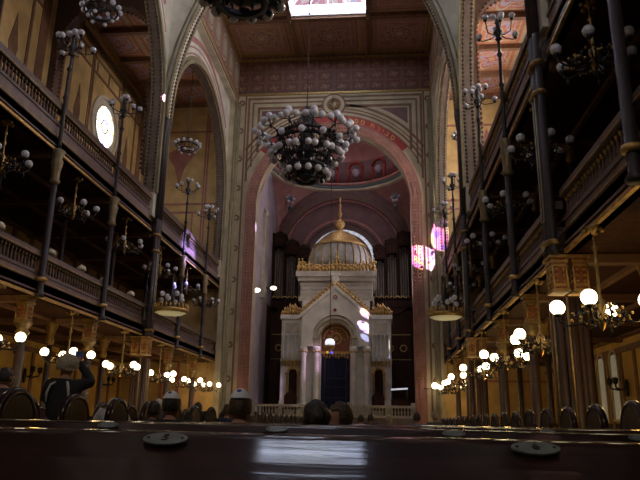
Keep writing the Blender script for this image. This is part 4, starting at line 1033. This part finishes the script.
# the two great nave chandeliers
def grand(label, loc):
    c = thing('grand_chandelier', label, 'chandelier', loc)
    MB().tube([(0, 0, 1.6), (0, 0, ZC - .2 - loc[2])], .018, 6).build('chain', M['iron'], c)
    MB().lathe([(.05, 1.65), (.1, 1.5), (.06, 1.35), (.2, 1.1), (.12, .7), (.34, .3), (.25, 0), (.42, -.35), (.3, -.8), (.4, -1.2), (.25, -1.45), (.12, -1.55), (0, -1.62)], (0, 0, 0), 20).build('stem', M['iron'], c)
    fr = MB()
    prof = [(.8, .45), (1.05, .3), (1.08, .05), (.98, -.3), (.85, -.65), (.74, -1.0), (.70, -1.3), (.5, -1.5)]
    for k in range(20):
        a = 2 * PI * k / 20; fr.tube([(r * math.cos(a), r * math.sin(a), z) for r, z in prof], .028, 5)
        for (r, z) in prof[1:-1]:
            q = random.uniform(-.1, .2); e = random.uniform(.95, 1.12); fr.sphere((r * e * math.cos(a + q), r * e * math.sin(a + q), z + random.uniform(-.12, .12)), random.uniform(.05, .09), 6, 4)
            fr.tube([(r * math.cos(a), r * math.sin(a), z), (r * 1.14 * math.cos(a + .06), r * 1.14 * math.sin(a + .06), z - .12), (r * 1.1 * math.cos(a + .14), r * 1.1 * math.sin(a + .14), z + .05)], .022, 5)
    for r, z in prof: fr.lathe([(r - .05, z - .05), (r + .05, z - .04), (r + .05, z + .05), (r - .05, z + .05), (r - .05, z - .05)], (0, 0, 0), 36)
    for k in range(12):
        a = 2 * PI * k / 12; fr.tube([(.8 * math.cos(a), .8 * math.sin(a), .45), (.45 * math.cos(a), .45 * math.sin(a), .8), (.1 * math.cos(a), .1 * math.sin(a), 1.4)], .02, 5)
    fr.build('filigree_basket', M['iron'], c)
    cy = MB()
    for k in range(60):
        a = k * 2.39996; t = (k + .5) / 60; z = .25 - 1.6 * t; r = 1.12 - .42 * t
        cy.lathe([(0, z - .09), (.03, z), (0, z + .05)], (r * math.cos(a), r * math.sin(a), 0), 6)
    cy.build('crystal_drops', M['globe'], c)['kind'] = 'stuff'
    def gl(p, parent): MB().sphere(p, .135, 12, 8).build('globe', M['globe'], parent)
    for k in range(12):
        a = 2 * PI * (k + .5) / 12; ca, sa = math.cos(a), math.sin(a); tx, ty = -sa, ca
        am = MB().tube([(1.0 * ca, 1.0 * sa, .3), (1.4 * ca, 1.4 * sa, .12), (1.7 * ca, 1.7 * sa, .25), (1.78 * ca, 1.78 * sa, .46)], .032, 6)
        am.tube([(1.7 * ca, 1.7 * sa, .28), (1.78 * ca - .3 * tx, 1.78 * sa - .3 * ty, .3)], .02, 5); am.tube([(1.7 * ca, 1.7 * sa, .28), (1.78 * ca + .3 * tx, 1.78 * sa + .3 * ty, .3)], .02, 5)
        am.sphere((1.4 * ca, 1.4 * sa, .12), .08, 6, 5); am.lathe([(0, -.12), (.06, 0), (.03, .15)], (1.7 * ca, 1.7 * sa, .2), 6)
        arm = am.build('upper_arm', M['iron'], c)
        gl((1.8 * ca, 1.8 * sa, .62), arm); gl((1.8 * ca + .3 * tx, 1.8 * sa + .3 * ty, .42), arm); gl((1.8 * ca - .3 * tx, 1.8 * sa - .3 * ty, .42), arm); gl((2.02 * ca, 2.02 * sa, .36), arm)
        a = 2 * PI * k / 12; ca, sa = math.cos(a), math.sin(a); tx, ty = -sa, ca
        am = MB().tube([(1.0 * ca, 1.0 * sa, -.25), (1.3 * ca, 1.3 * sa, -.42), (1.5 * ca, 1.5 * sa, -.2)], .028, 6)
        am.tube([(1.3 * ca + .22 * tx, 1.3 * sa + .22 * ty, -.45), (1.3 * ca - .22 * tx, 1.3 * sa - .22 * ty, -.45)], .018, 5)
        am.sphere((1.2 * ca, 1.2 * sa, -.4), .07, 6, 5)
        arm = am.build('middle_arm', M['iron'], c)
        gl((1.55 * ca, 1.55 * sa, -.06), arm); gl((1.36 * ca + .24 * tx, 1.36 * sa + .24 * ty, -.5), arm); gl((1.36 * ca - .24 * tx, 1.36 * sa - .24 * ty, -.5), arm)
    for k in range(14):
        a = 2 * PI * k / 14; ca, sa = math.cos(a), math.sin(a)
        arm = MB().tube([(.7 * ca, .7 * sa, -1.25), (.82 * ca, .82 * sa, -1.28)], .02, 5).build('lower_arm', M['iron'], c)
        gl((.88 * ca, .88 * sa, -1.28), arm)
    return c
gc = grand('huge dark chandelier covered in white globes hanging before the chancel arch', (-.05, 23.2, 11.45))
dup(gc, (-.05, 11.4, 10.85), .2, 'huge globe chandelier nearest the camera, cut by the top edge')
# crown-shaped lamps on the middle piers
def crown(label, loc):
    c = thing('crown_lamp', label, 'lamp', loc)
    MB().lathe([(0, -.05), (.45, -.05), (.58, .02)], (0, 0, 0), 28).build('diffuser', M['crownlit'], c)
    r = MB().lathe([(.58, .0), (.64, .02), (.66, .14), (.6, .16), (.58, .06), (.58, .0)], (0, 0, 0), 28)
    for k in range(24):
        a = 2 * PI * k / 24; r.lathe([(.045, .14), (.03, .2), (.045, .26), (0, .36)], (.62 * math.cos(a), .62 * math.sin(a), 0), 6)
    r.build('crown_rim', M['gold'], c)
    for k in range(8):
        a = 2 * PI * k / 8
        st = MB().tube([(.25 * math.cos(a), .25 * math.sin(a), .02), (.38 * math.cos(a), .38 * math.sin(a), .4)], .02, 6).build('stem', M['iron'], c)
        MB().sphere((.4 * math.cos(a), .4 * math.sin(a), .5 + .2 * (k % 2)), .1, 12, 8).build('globe', M['globe'], st)
    MB().lathe([(.1, 0), (.06, .3), (.12, .6), (.05, .9), (.03, 1.5), (0, 1.55)], (0, 0, 0), 10).build('core', M['iron'], c)
    return c
cr0 = crown('glowing crown-shaped lamp on the left pier between the great arches', (-NX + .88, 23.75, 4.9))
dup(cr0, (NX - .88, 23.75, 4.75), .1, 'glowing crown-shaped lamp on the right pier between the great arches')
# wall sconces and lancet window on the outer walls
def sconce(label, loc, sd):
    c = thing('wall_sconce', label, 'sconce', loc)
    MB().lathe([(0, -.3), (.08, -.25), (.1, 0), (.08, .25), (0, .3)], (-sd * .06, 0, 0), 10, sx=.6).build('back_plate', M['iron'], c)
    for k in (-1, 1):
        arm = MB().tube([(-sd * .08, 0, 0), (-sd * .3, k * .12, -.06), (-sd * .5, k * .26, 0), (-sd * .52, k * .28, .1)], .03, 6).build('arm', M['iron'], c)
        MB().lathe([(.03, .1), (.09, .16), (.1, .3), (.06, .34)], (-sd * .52, k * .28, 0), 10).build('cup', M['iron'], arm)
    return c
sconce('dark two-armed sconce on the outer wall beside the right lancet window', (OX - .06, 23.5, 2.3), 1)
sconce('dark two-armed sconce on the outer wall, left of the right lancet window', (OX - .06, 27.4, 2.2), 1)
sconce('dark two-armed sconce on the left outer wall, nearer the camera', (-OX + .06, 24.7, 2.6), -1)
sconce('dark two-armed sconce on the left outer wall, nearer the chancel', (-OX + .06, 32.0, 2.7), -1)
WN[0] += 1
f = MB()
for y in (24.7, 26.1):
    f.ring(mpY, y, 3.3, .36, .46, 0, PI, OX - .1, OX, 16)
    for s2 in (-1, 1): f.mbox(mpY, y + s2 * .41 - .05, y + s2 * .41 + .05, 1.3, 3.3, OX - .1, OX)
    f.mbox(mpY, y - .46, y + .46, 1.2, 1.3, OX - .12, OX)
wn = struct('window_%d' % WN[0], f, M['beige'])
for y in (24.7, 26.1):
    MB().mbox(mpY, y - .36, y + .36, 1.3, 3.3, OX - .05, OX - .03).ring(mpY, y, 3.3, 0, .36, 0, PI, OX - .05, OX - .03, 16).build('pane', M['windowlit'], wn)

# ------------------------------------------------------------------ pews
ROW = [1.10 + 1.17 * k for k in range(24)]
TOPZ = .990
def pew(label, x0, x1, y, plates, group, TOPZ=TOPZ):
    p = thing('pew', label, 'pew', ((x0 + x1) / 2, y, 0), group=group)
    h = (x1 - x0) / 2
    MB().box(-h, h, .0, .045, .08, TOPZ - .012).build('back', M['pew'], p)
    r = MB()                                     # sloping book rest with a rounded upper edge, on the rear face
    pts = [(.055, TOPZ - .012), (.054, TOPZ - .003), (.047, TOPZ)]
    f6 = math.radians(7)
    pts += [(.047 - .24 * math.sin(f6 * t / 6), TOPZ - .24 * (1 - math.cos(f6 * t / 6))) for t in range(1, 7)]
    ya, za = pts[-1]
    for t in range(1, 9):
        f = f6 + (math.radians(27.4) - f6) * t / 8
        pts.append((ya - .06 * (math.sin(f) - math.sin(f6)), za - .06 * (math.cos(f6) - math.cos(f))))
    zk = pts[-1][1] - .518 * (pts[-1][0] + .066); pts.append((-.066, zk)); zl = zk - .476 * (.30 - .066)
    pts += [(-.30, zl), (-.306, zl - .012), (-.296, zl - .022), (.0, TOPZ - .045), (.055, TOPZ - .03)]
    n = len(pts)
    r.add([(-h, a, b) for a, b in pts] + [(h, a, b) for a, b in pts], [tuple(range(n - 1, -1, -1)), tuple(range(n, 2 * n))] + [(i, (i + 1) % n, (i + 1) % n + n, i + n) for i in range(n)])
    r.sm = [False, False] + [2 <= i <= 15 for i in range(n)]
    r.build('book_rest', M['pew'], p)
    MB().box(-h, h, .06, .50, .41, .45).build('seat', M['pew'], p)
    for s2 in (-1, 1):
        e = MB(); x = s2 * (h + .035)
        prof = [(-.28, 0), (.28, 0), (.28, .98)] + [(.28 * math.cos(t * PI / 14), .98 + .25 * math.sin(t * PI / 14)) for t in range(15)] + [(-.28, .98)]
        e.prism(mpY, prof, x - .035, x + .035)
        en = e.build('pew_end', M['pewend'], p)
        b = MB()
        b.tube([mpY(-.28, .3, x), mpY(-.28, .98, x)] + [mpY(-.28 * math.cos(t * PI / 14), .98 + .25 * math.sin(t * PI / 14), x) for t in range(15)] + [mpY(.28, .3, x)], .045, 8)
        b.build('end_moulding', M['pew'], en)
    for px, num in plates:
        a = math.radians(27.4)
        pl = MB(); n = 28
        pl.add([(.037 * math.cos(2 * PI * i / n), .019 * math.sin(2 * PI * i / n), z) for z in (0, .003) for i in range(n)], [tuple(range(n, 2 * n))] + [(i, (i + 1) % n, (i + 1) % n + n, i + n) for i in range(n)])
        o = pl.build('number_plate', M['enamel'], p); o['label'] = 'oval enamel seat plate'
        Mx = Matrix.Translation((px - (x0 + x1) / 2, -.0225, TOPZ - .0128)) @ Matrix.Rotation(a, 4, 'X')
        o.matrix_local = Mx
        for s2 in (-1, 1): MB().sphere((s2 * .028, 0, .004), .0028, 8, 5, (1, 1, .5)).build('screw', M['ink'], o)
        if num:
            cu = bpy.data.curves.new('digit', 'FONT'); cu.body = num; cu.size = .026; cu.extrude = .0006; cu.align_x = 'CENTER'; cu.align_y = 'CENTER'
            t = bpy.data.objects.new('digit_source', cu); COL.objects.link(t); bpy.context.view_layer.update()
            me = bpy.data.meshes.new_from_object(t.evaluated_get(bpy.context.evaluated_depsgraph_get())); bpy.data.objects.remove(t)
            me.materials.clear(); me.materials.append(M['ink'])
            d = bpy.data.objects.new('painted_number', me); COL.objects.link(d); d.parent = o; d.location = (0, 0, .0042)
    return p
XP = [2.378 + .585 * k for k in range(-4, 5)]
proto = None
for k, y in enumerate(ROW):
    grp = 'pews of the block in front of the camera'
    if k == 0:
        pew('dark polished pew nearest the camera, its book rest across the foreground', -.5, 5.2, y, [(x, {4: '5', 5: '6'}.get(i, '')) for i, x in enumerate(XP)], grp, .983).rotation_euler = (0, math.radians(.35), 0)
    elif k < 3:
        pew('dark polished pew with enamel plates, %s row from the camera' % ORD[k], -.5, 5.2, y, [(x, '') for x in XP], grp).rotation_euler = (0, math.radians(.4 if k == 1 else 0), 0)
    else:
        lab = 'dark pew in the block ahead, %s row from the camera' % ORD[k]
        if proto is None: proto = pew(lab, -.5, 5.2, y, [], grp)
        else: dup(proto, (2.35, y, 0), 0, lab)
proto = None
for k, y in enumerate(ROW[5:]):
    lab = 'dark pew left of the centre aisle, %s of its rows from the camera' % ORD[k]; grp = 'pews left of the centre aisle'
    if proto is None: proto = pew(lab, -5.2, -1.75, y, [], grp)
    else: dup(proto, (-3.475, y, 0), 0, lab)

# ------------------------------------------------------------------ people
def skin(nodes, edges, lev=1):
    me = bpy.data.meshes.new('skin_source'); me.from_pydata([n[:3] for n in nodes], edges, [])
    o = bpy.data.objects.new('skin_source', me); COL.objects.link(o)
    mod = o.modifiers.new('s', 'SKIN'); 
    for i, n in enumerate(nodes):
        sv = me.skin_vertices[0].data[i]; sv.radius = n[3] if isinstance(n[3], tuple) else (n[3], n[3]); sv.use_root = (i == 0)
    sub = o.modifiers.new('b', 'SUBSURF'); sub.levels = sub.render_levels = lev
    bpy.context.view_layer.update()
    ev = bpy.data.meshes.new_from_object(o.evaluated_get(bpy.context.evaluated_depsgraph_get()))
    vs = [tuple(v.co) for v in ev.vertices]; fs = [tuple(p.vertices) for p in ev.polygons]
    bpy.data.objects.remove(o); bpy.data.meshes.remove(me); bpy.data.meshes.remove(ev)
    return vs, fs
def hand(mb, w, d, side, r=.009):
    """five unequal bent fingers at wrist w, pointing along d"""
    w, d = Vector(w), Vector(d).normalized(); s = Vector(side).normalized(); n = d.cross(s)
    for i, L in enumerate((.068, .078, .072, .056)):
        b = w + d * .075 + s * (.027 - .018 * i); k = b + d * L * .5 + n * .008
        mb.tube([b - d * .03, b, k, k + d * L * .38 + n * .025], [r, r, r * .9, r * .7], 6)
    t = w + s * .022 + d * .02; mb.tube([t, t + s * .03 + d * .025, t + s * .038 + d * .06], [r * 1.15, r * 1.05, r * .8], 6)
def head(mb, c, yaw, sc=1.):
    c0 = len(mb.v); R = Matrix.Rotation(yaw, 4, 'Z')
    mb.sphere((0, 0, 0), .1, 16, 12, (.78, .95, 1.14)); mb.sphere((0, .045, -.055), .062, 12, 8, (.85, .8, .95))
    mb.lathe([(.009, .0), (.016, -.03), (.017, -.04), (0, -.046)], (0, .098, .0), 8)
    for s in (-1, 1):
        mb.sphere((s * .079, -.002, -.008), .03, 8, 6, (.35, .7, 1.05)); mb.sphere((s * .033, .086, .008), .013, 8, 6)
    mb.sphere((0, .094, -.062), .02, 8, 5, (1.2, .4, .4))
    for i in range(c0, len(mb.v)): 
        p = R @ (Vector(mb.v[i]) * sc); mb.v[i] = (p.x + c[0], p.y + c[1], p.z + c[2])
def shell(c, yaw, sc, size, low, front, m, name, parent, wild=0.):
    """hair or cap hugging the skull, open over the face"""
    mb = MB(); nn, mm = 22, 14; R = Matrix.Rotation(yaw, 4, 'Z'); V = []
    for j in range(mm + 1):
        t = PI / 2 - (PI / 2 - low) * j / mm
        for i in range(nn):
            a = 2 * PI * i / nn; k = 1 + wild * (random.random() - .5)
            y = math.sin(a) * math.cos(t)
            p = Vector((.1 * size[0] * math.cos(a) * math.cos(t) * k, .1 * size[1] * y * k, .1 * size[2] * math.sin(t) * k)) * sc
            p = R @ p; V.append((c[0] + p.x, c[1] + p.y, c[2] + p.z))
    F = []
    for j in range(mm):
        t = PI / 2 - (PI / 2 - low) * (j + .5) / mm
        for i in range(nn):
            a = 2 * PI * (i + .5) / nn
            if math.sin(a) > .35 and t < front: continue
            F.append((j * nn + i, (j + 1) * nn + i, (j + 1) * nn + (i + 1) % nn, j * nn + (i + 1) % nn))
    mb.add(V, F, True); return mb.build(name, m, parent)
def person(label, x, y, ztop, yaw=0., pose='sit', top='cloth_black', bottom='cloth_blue', hair='hair_dark', longhair=False, kippah=None, hw=1., rz=0., wild=.1, group=None, lean=0.):
    seat = .56 if pose == 'sit' else .92
    p = thing('person', label, 'person', (x, y, 0), rz, group)
    hz = ztop - .118; b = seat; L = hz - b - .02              # head centre height
    f = lambda t: b + L * t
    yl = lambda t: lean * t
    T = [(0, 0, b, (.15, .11)), (0, -.01 + yl(.25), f(.25), (.14, .10)), (0, -.02 + yl(.5), f(.52), (.155, .105)), (0, yl(.75), f(.76), (.07, .06)), (0, .01 + yl(.9), f(.9), (.052, .055))]
    E_ = [(0, 1), (1, 2), (2, 3), (3, 4)]
    arms, legs = [], []
    hands = MB()
    for s in (-1, 1):
        sh = (s * .165 * hw, yl(.68), f(.70), .055)
        if pose == 'photo' and s > 0:
            el, wr = (.29, .10, f(.74)), (.07, .16, f(1.12)); hd, sdv = (-.02, .02, .1), (-1, 0, 0)
        elif pose == 'photo':
            el, wr = (-.27, .12, f(.42)), (-.10, .30, f(.62)); hd, sdv = (.08, .05, .06), (0, 0, 1)
        elif pose == 'stand':
            el, wr = (s * .24, -.02, f(.30)), (s * .23, .06, f(-.05)); hd, sdv = (0, .03, -.1), (-s, 0, 0)
        else:
            el, wr = (s * .23 * hw, .03, f(.26)), (s * .13, .25, b + .1); hd, sdv = (-s * .03, .1, -.03), (-s, 0, 0)
        arms.append((sh, (*el, .042), (*wr, .027), s)); 
        h2 = Vector(wr) + Vector(hd).normalized() * .06
        arms[-1] = arms[-1] + ((*h2, (.034, .018)),)
        hand(hands, wr, hd, sdv)
        if pose == 'sit': legs.append(((s * .09, .04, b - .03, .085), (s * .11, .44, b - .04, .058), (s * .11, .46, .1, .04), (s * .11, .58, .04, .035)))
        else: legs.append(((s * .09, 0, b - .06, .09), (s * .1, .02, .5, .06), (s * .1, 0, .09, .042), (s * .1, .14, .04, .036)))
    nodes, edges = list(T), list(E_)
    for a in arms:
        i = len(nodes); nodes += [a[0], a[1], a[2], a[4]]; edges += [(2, i), (i, i + 1), (i + 1, i + 2), (i + 2, i + 3)]
    for l in legs:
        i = len(nodes); nodes += list(l); edges += [(0, i), (i, i + 1), (i + 1, i + 2), (i + 2, i + 3)]
    body = MB(); vs, fs = skin(nodes, edges, 1); body.add(vs, fs, True)
    body.add(hands.v, hands.f, True)
    hc = (0, .03 + yl(1), hz); head(body, hc, yaw)
    body.build('body', M['skin'], p)
    g = lambda n, k=1.13, q=.012: (*n[:3], tuple(r * k + q for r in n[3]) if isinstance(n[3], tuple) else n[3] * k + q)
    n2 = [g(n) for n in T[:4]]; e2 = [(0, 1), (1, 2), (2, 3)]
    for a in arms:
        i = len(n2); n2 += [g(a[0], 1.25), g(a[1], 1.2), g(a[2], 1.2)]; e2 += [(2, i), (i, i + 1), (i + 1, i + 2)]
    MBx = MB(); MBx.add(*skin(n2, e2, 2), True); MBx.build('jacket', M[top], p)
    n3 = [g((0, 0, b - .01, (.145, .105)))]; e3 = []
    for l in legs:
        i = len(n3); n3 += [g(l[0]), g(l[1], 1.15), g(l[2], 1.3)]; e3 += [(0, i), (i, i + 1), (i + 1, i + 2)]
    MBx = MB(); MBx.add(*skin(n3, e3, 1), True); MBx.build('trousers', M[bottom], p)
    sh_ = MB()
    for l in legs: sh_.tube([(l[2][0], l[2][1] - .05, .05), (l[3][0], l[3][1], .05), (l[3][0], l[3][1] + .07, .04)], [.05, .05, .03], 8)
    sh_.build('shoes', M['ink'], p)
    if hair:
        shell(hc, yaw, 1., ((1.2, 1.3, 1.32) if pose == 'photo' else (.88, 1.04, 1.22)) if not longhair else (1.02, 1.16, 1.25), -1.0 if longhair else -.45, .55, M[hair], 'hair', p, wild)
    if kippah:
        k = shell((hc[0], hc[1] - .02, hc[2] + .012), yaw, 1., (.86, 1.0, 1.22), .42, -9, M[kippah], 'kippah', p)
        k['label'] = 'white skullcap with a small blue mark'
        m = MB(); cx, cy, cz = hc[0], hc[1] - .062, hc[2] + .118
        for t in range(6):
            a, b2 = t * PI / 3, (t + 1) * PI / 3
            m.tube([(cx + .018 * math.cos(a), cy + .01 * math.sin(a) - .012, cz + .012 * math.sin(a) - .004), (cx + .018 * math.cos(b2 + PI / 3), cy + .01 * math.sin(b2 + PI / 3) - .012, cz + .012 * math.sin(b2 + PI / 3) - .004)], .004, 5)
        m.sphere((cx, cy - .012, cz - .004), .01, 8, 5); m.build('cap_mark', M['blue'], k)
    return p
R5, R4, R3, R6 = ROW[4], ROW[3], ROW[2], ROW[5]
person('person in white skullcap and dark coat seated ahead, seen from behind, left of centre', .79, R5 + .30, 1.255, 0, top='cloth_black', hair='hair_dark', kippah='white', wild=.02)
person('person in white skullcap and olive jacket seated ahead, nearest skullcap', 1.69, R4 + .30, 1.225, 0, hw=.9, top='cloth_olive', hair='hair_brown', kippah='white', wild=.02)
person('person with long dark hair seated before the ark door, left of a neighbour', 2.26, R4 + .30, 1.155, .1, hw=.85, top='cloth_black', hair='hair_dark', longhair=True, wild=.22)
person('person with dark brown hair seated, head turned left in profile', 2.37, R5 + .30, 1.18, 1.8, top='cloth_grey', hair='hair_brown', longhair=True, wild=.22)
ph = person('standing person in black with white collar bands and short grey hair, photographing', -.86, 7.3, 1.71, .15, 'photo', 'cloth_black', 'cloth_black', 'hair_grey', False, wild=.25)
for s in (-1, 1):
    st_ = MB().tube([(s * .035, -.02, 1.43), (s * .10, -.118, 1.37), (s * .125, -.135, 1.28), (s * .13, -.13, 1.18)], [.012, .016, .016, .012], 6)
    st_.build('collar_band', M['cloth_white'], ph)['label'] = 'white collar band'
cm_ = thing('camera_phone', 'small blue camera held up by the standing person in black', 'camera', (-.795, 7.47, 1.735))
MB().box(-.05, .04, -.012, .012, -.035, .035).build('casing', M['blue'], cm_); MB().lathe([(.016, 0), (.016, .012), (.012, .012)], (0, .012, 0), 12).build('lens', M['ink'], cm_)
person('person in plum jacket standing at the left edge of the photo', -1.74, 7.55, 1.585, -.3, 'stand', 'cloth_plum', 'cloth_black', 'hair_dark')
far = [(-.18, 8, 1.24, 'cloth_black', 'hair_dark', 'dark-haired person in black seated by the centre aisle'),
       (-1.2, 9.6, 1.31, 'cloth_white', 'hair_white', 'white-haired person in white top beyond the standing photographer'),
       (-1.32, 11.9, 1.38, 'cloth_grey', 'hair_white', 'white-haired person in grey left of the first skullcap wearer'),
       (-.9, 13.0, 1.36, 'cloth_black', 'hair_dark', 'dark-haired person between the two skullcap wearers, left one'),
       (-.3, 13.1, 1.33, 'cloth_blue', 'hair_brown', 'brown-haired person in navy between the two skullcap wearers'),
       (2.21, 17.8, 1.22, 'cloth_black', 'hair_dark', 'small distant person in black below the right ark niche'),
       (2.45, 19.5, 1.26, 'cloth_blue', 'hair_dark', 'small distant person in navy right of the ark door'),
       (2.95, 17.9, 1.23, 'cloth_white', 'hair_grey', 'small distant grey-haired person in white before the railing'),
       (3.55, 16.0, 1.26, 'blue', 'hair_dark', 'small distant person in bright blue before the railing'),
       (4.05, 16.1, 1.33, 'cloth_grey', 'hair_grey', 'distant grey-haired person at the right jamb of the arch')]
for (x, y, z, t, h, lab) in far:
    k = min(range(len(ROW)), key=lambda i: abs(ROW[i] + .3 - y))
    st = x < -.55 and x > -1.7
    person(lab, x, ROW[k] + .3, z, random.uniform(-.4, .4), 'stand' if st else 'sit', t, 'cloth_black', h, wild=.1)

# ------------------------------------------------------------------ light
def point(x, y, z, e, col, r=.12):
    col = (1, .60, .17)
    l = bpy.data.lights.new('chandelier_light', 'POINT'); l.energy = e; l.color = col; l.shadow_soft_size = r
    o = bpy.data.objects.new('chandelier_light', l); COL.objects.link(o); o.location = (x, y, z); return o
for sd in (-1, 1):
    for y in MIDS:
        if y > (9 if sd > 0 else 6): point(sd * (NX + .8), y, G1 - 1.95, 30, (1, .66, .25))
def spot(frm, to, ang, e, col, glass=None, blend=.3):
    l = bpy.data.lights.new('sunbeam', 'SPOT'); l.energy = e; l.color = col; l.spot_size = math.radians(ang); l.spot_blend = blend; l.shadow_soft_size = .01
    o = bpy.data.objects.new('sunbeam', l); COL.objects.link(o); o.location = frm
    o.rotation_euler = (Vector(to) - Vector(frm)).to_track_quat('-Z', 'Y').to_euler()
    if glass:                                  # sun through leaded coloured panes
        l.use_nodes = True; nt = l.node_tree; h = N(nt); em = nt.nodes['Emission']
        tc = h.node('ShaderNodeTexCoord'); vo = h.node('ShaderNodeTexVoronoi'); vo.inputs['Scale'].default_value = glass[0]
        nt.links.new(tc.outputs['Normal'], vo.inputs['Vector'])
        sx = h.node('ShaderNodeSeparateColor'); nt.links.new(vo.outputs['Color'], sx.inputs[0])
        nt.links.new(h.ramp(sx.outputs[0], [(i / len(glass[1]), q) for i, q in enumerate(glass[1])]), em.inputs['Color'])
    return o
GL = [(1, .35, 1), (.25, .15, 1), (1, .9, .8), (.9, .3, .8), (0.02, 0.01, .05), (1, .8, .4), (.6, .4, 1)]
spot((-10.6, 18.0, 15.3), (5.15, 34.75, 9.75), 3.4, 420000, (1, 1, 1), (110, GL))
spot((-10.6, 29.2, 15.3), (1.9, 37.5, 5.75), 1.1, 60000, (.45, .5, 1))
spot((-10.6, 29.2, 15.3), (1.95, 37.5, 7.1), 1.5, 120000, (1, .95, .8), (240, GL))
spot((-10.6, 29.2, 15.3), (1.9, 37.5, 6.35), 1.9, 150000, (.8, .85, 1), (240, GL))
spot((10.6, 29.2, 15.3), (-1.0, 37.6, 4.6), 6, 14000, (.85, .55, 1), None, .8)
spot((-10.6, 18.2, 15.3), (6.75, 34.7, 10.7), 4.4, 330000, (1, .9, 1), (60, GL))
spot((10.6, 29.2, 15.3), (-5.9, 28.6, 8.4), 9, 130000, (.42, .34, 1), None, .6)
spot((10.6, 29.2, 15.3), (-4.2, 34.9, 11.7), 2.2, 60000, (.5, .4, 1), None, .6)
wd = bpy.data.worlds.new('world'); S.world = wd; wd.use_nodes = True
wd.node_tree.nodes['Background'].inputs[0].default_value = (.6, .7, 1, 1); wd.node_tree.nodes['Background'].inputs[1].default_value = .4
S.view_settings.view_transform = 'Standard'; S.view_settings.look = 'None'; S.view_settings.gamma = 1; S.view_settings.exposure = -.45
S.view_settings.use_curve_mapping = False
S.cycles.use_denoising = True; S.cycles.max_bounces = 6; S.cycles.diffuse_bounces = 3; S.cycles.sample_clamp_indirect = 4
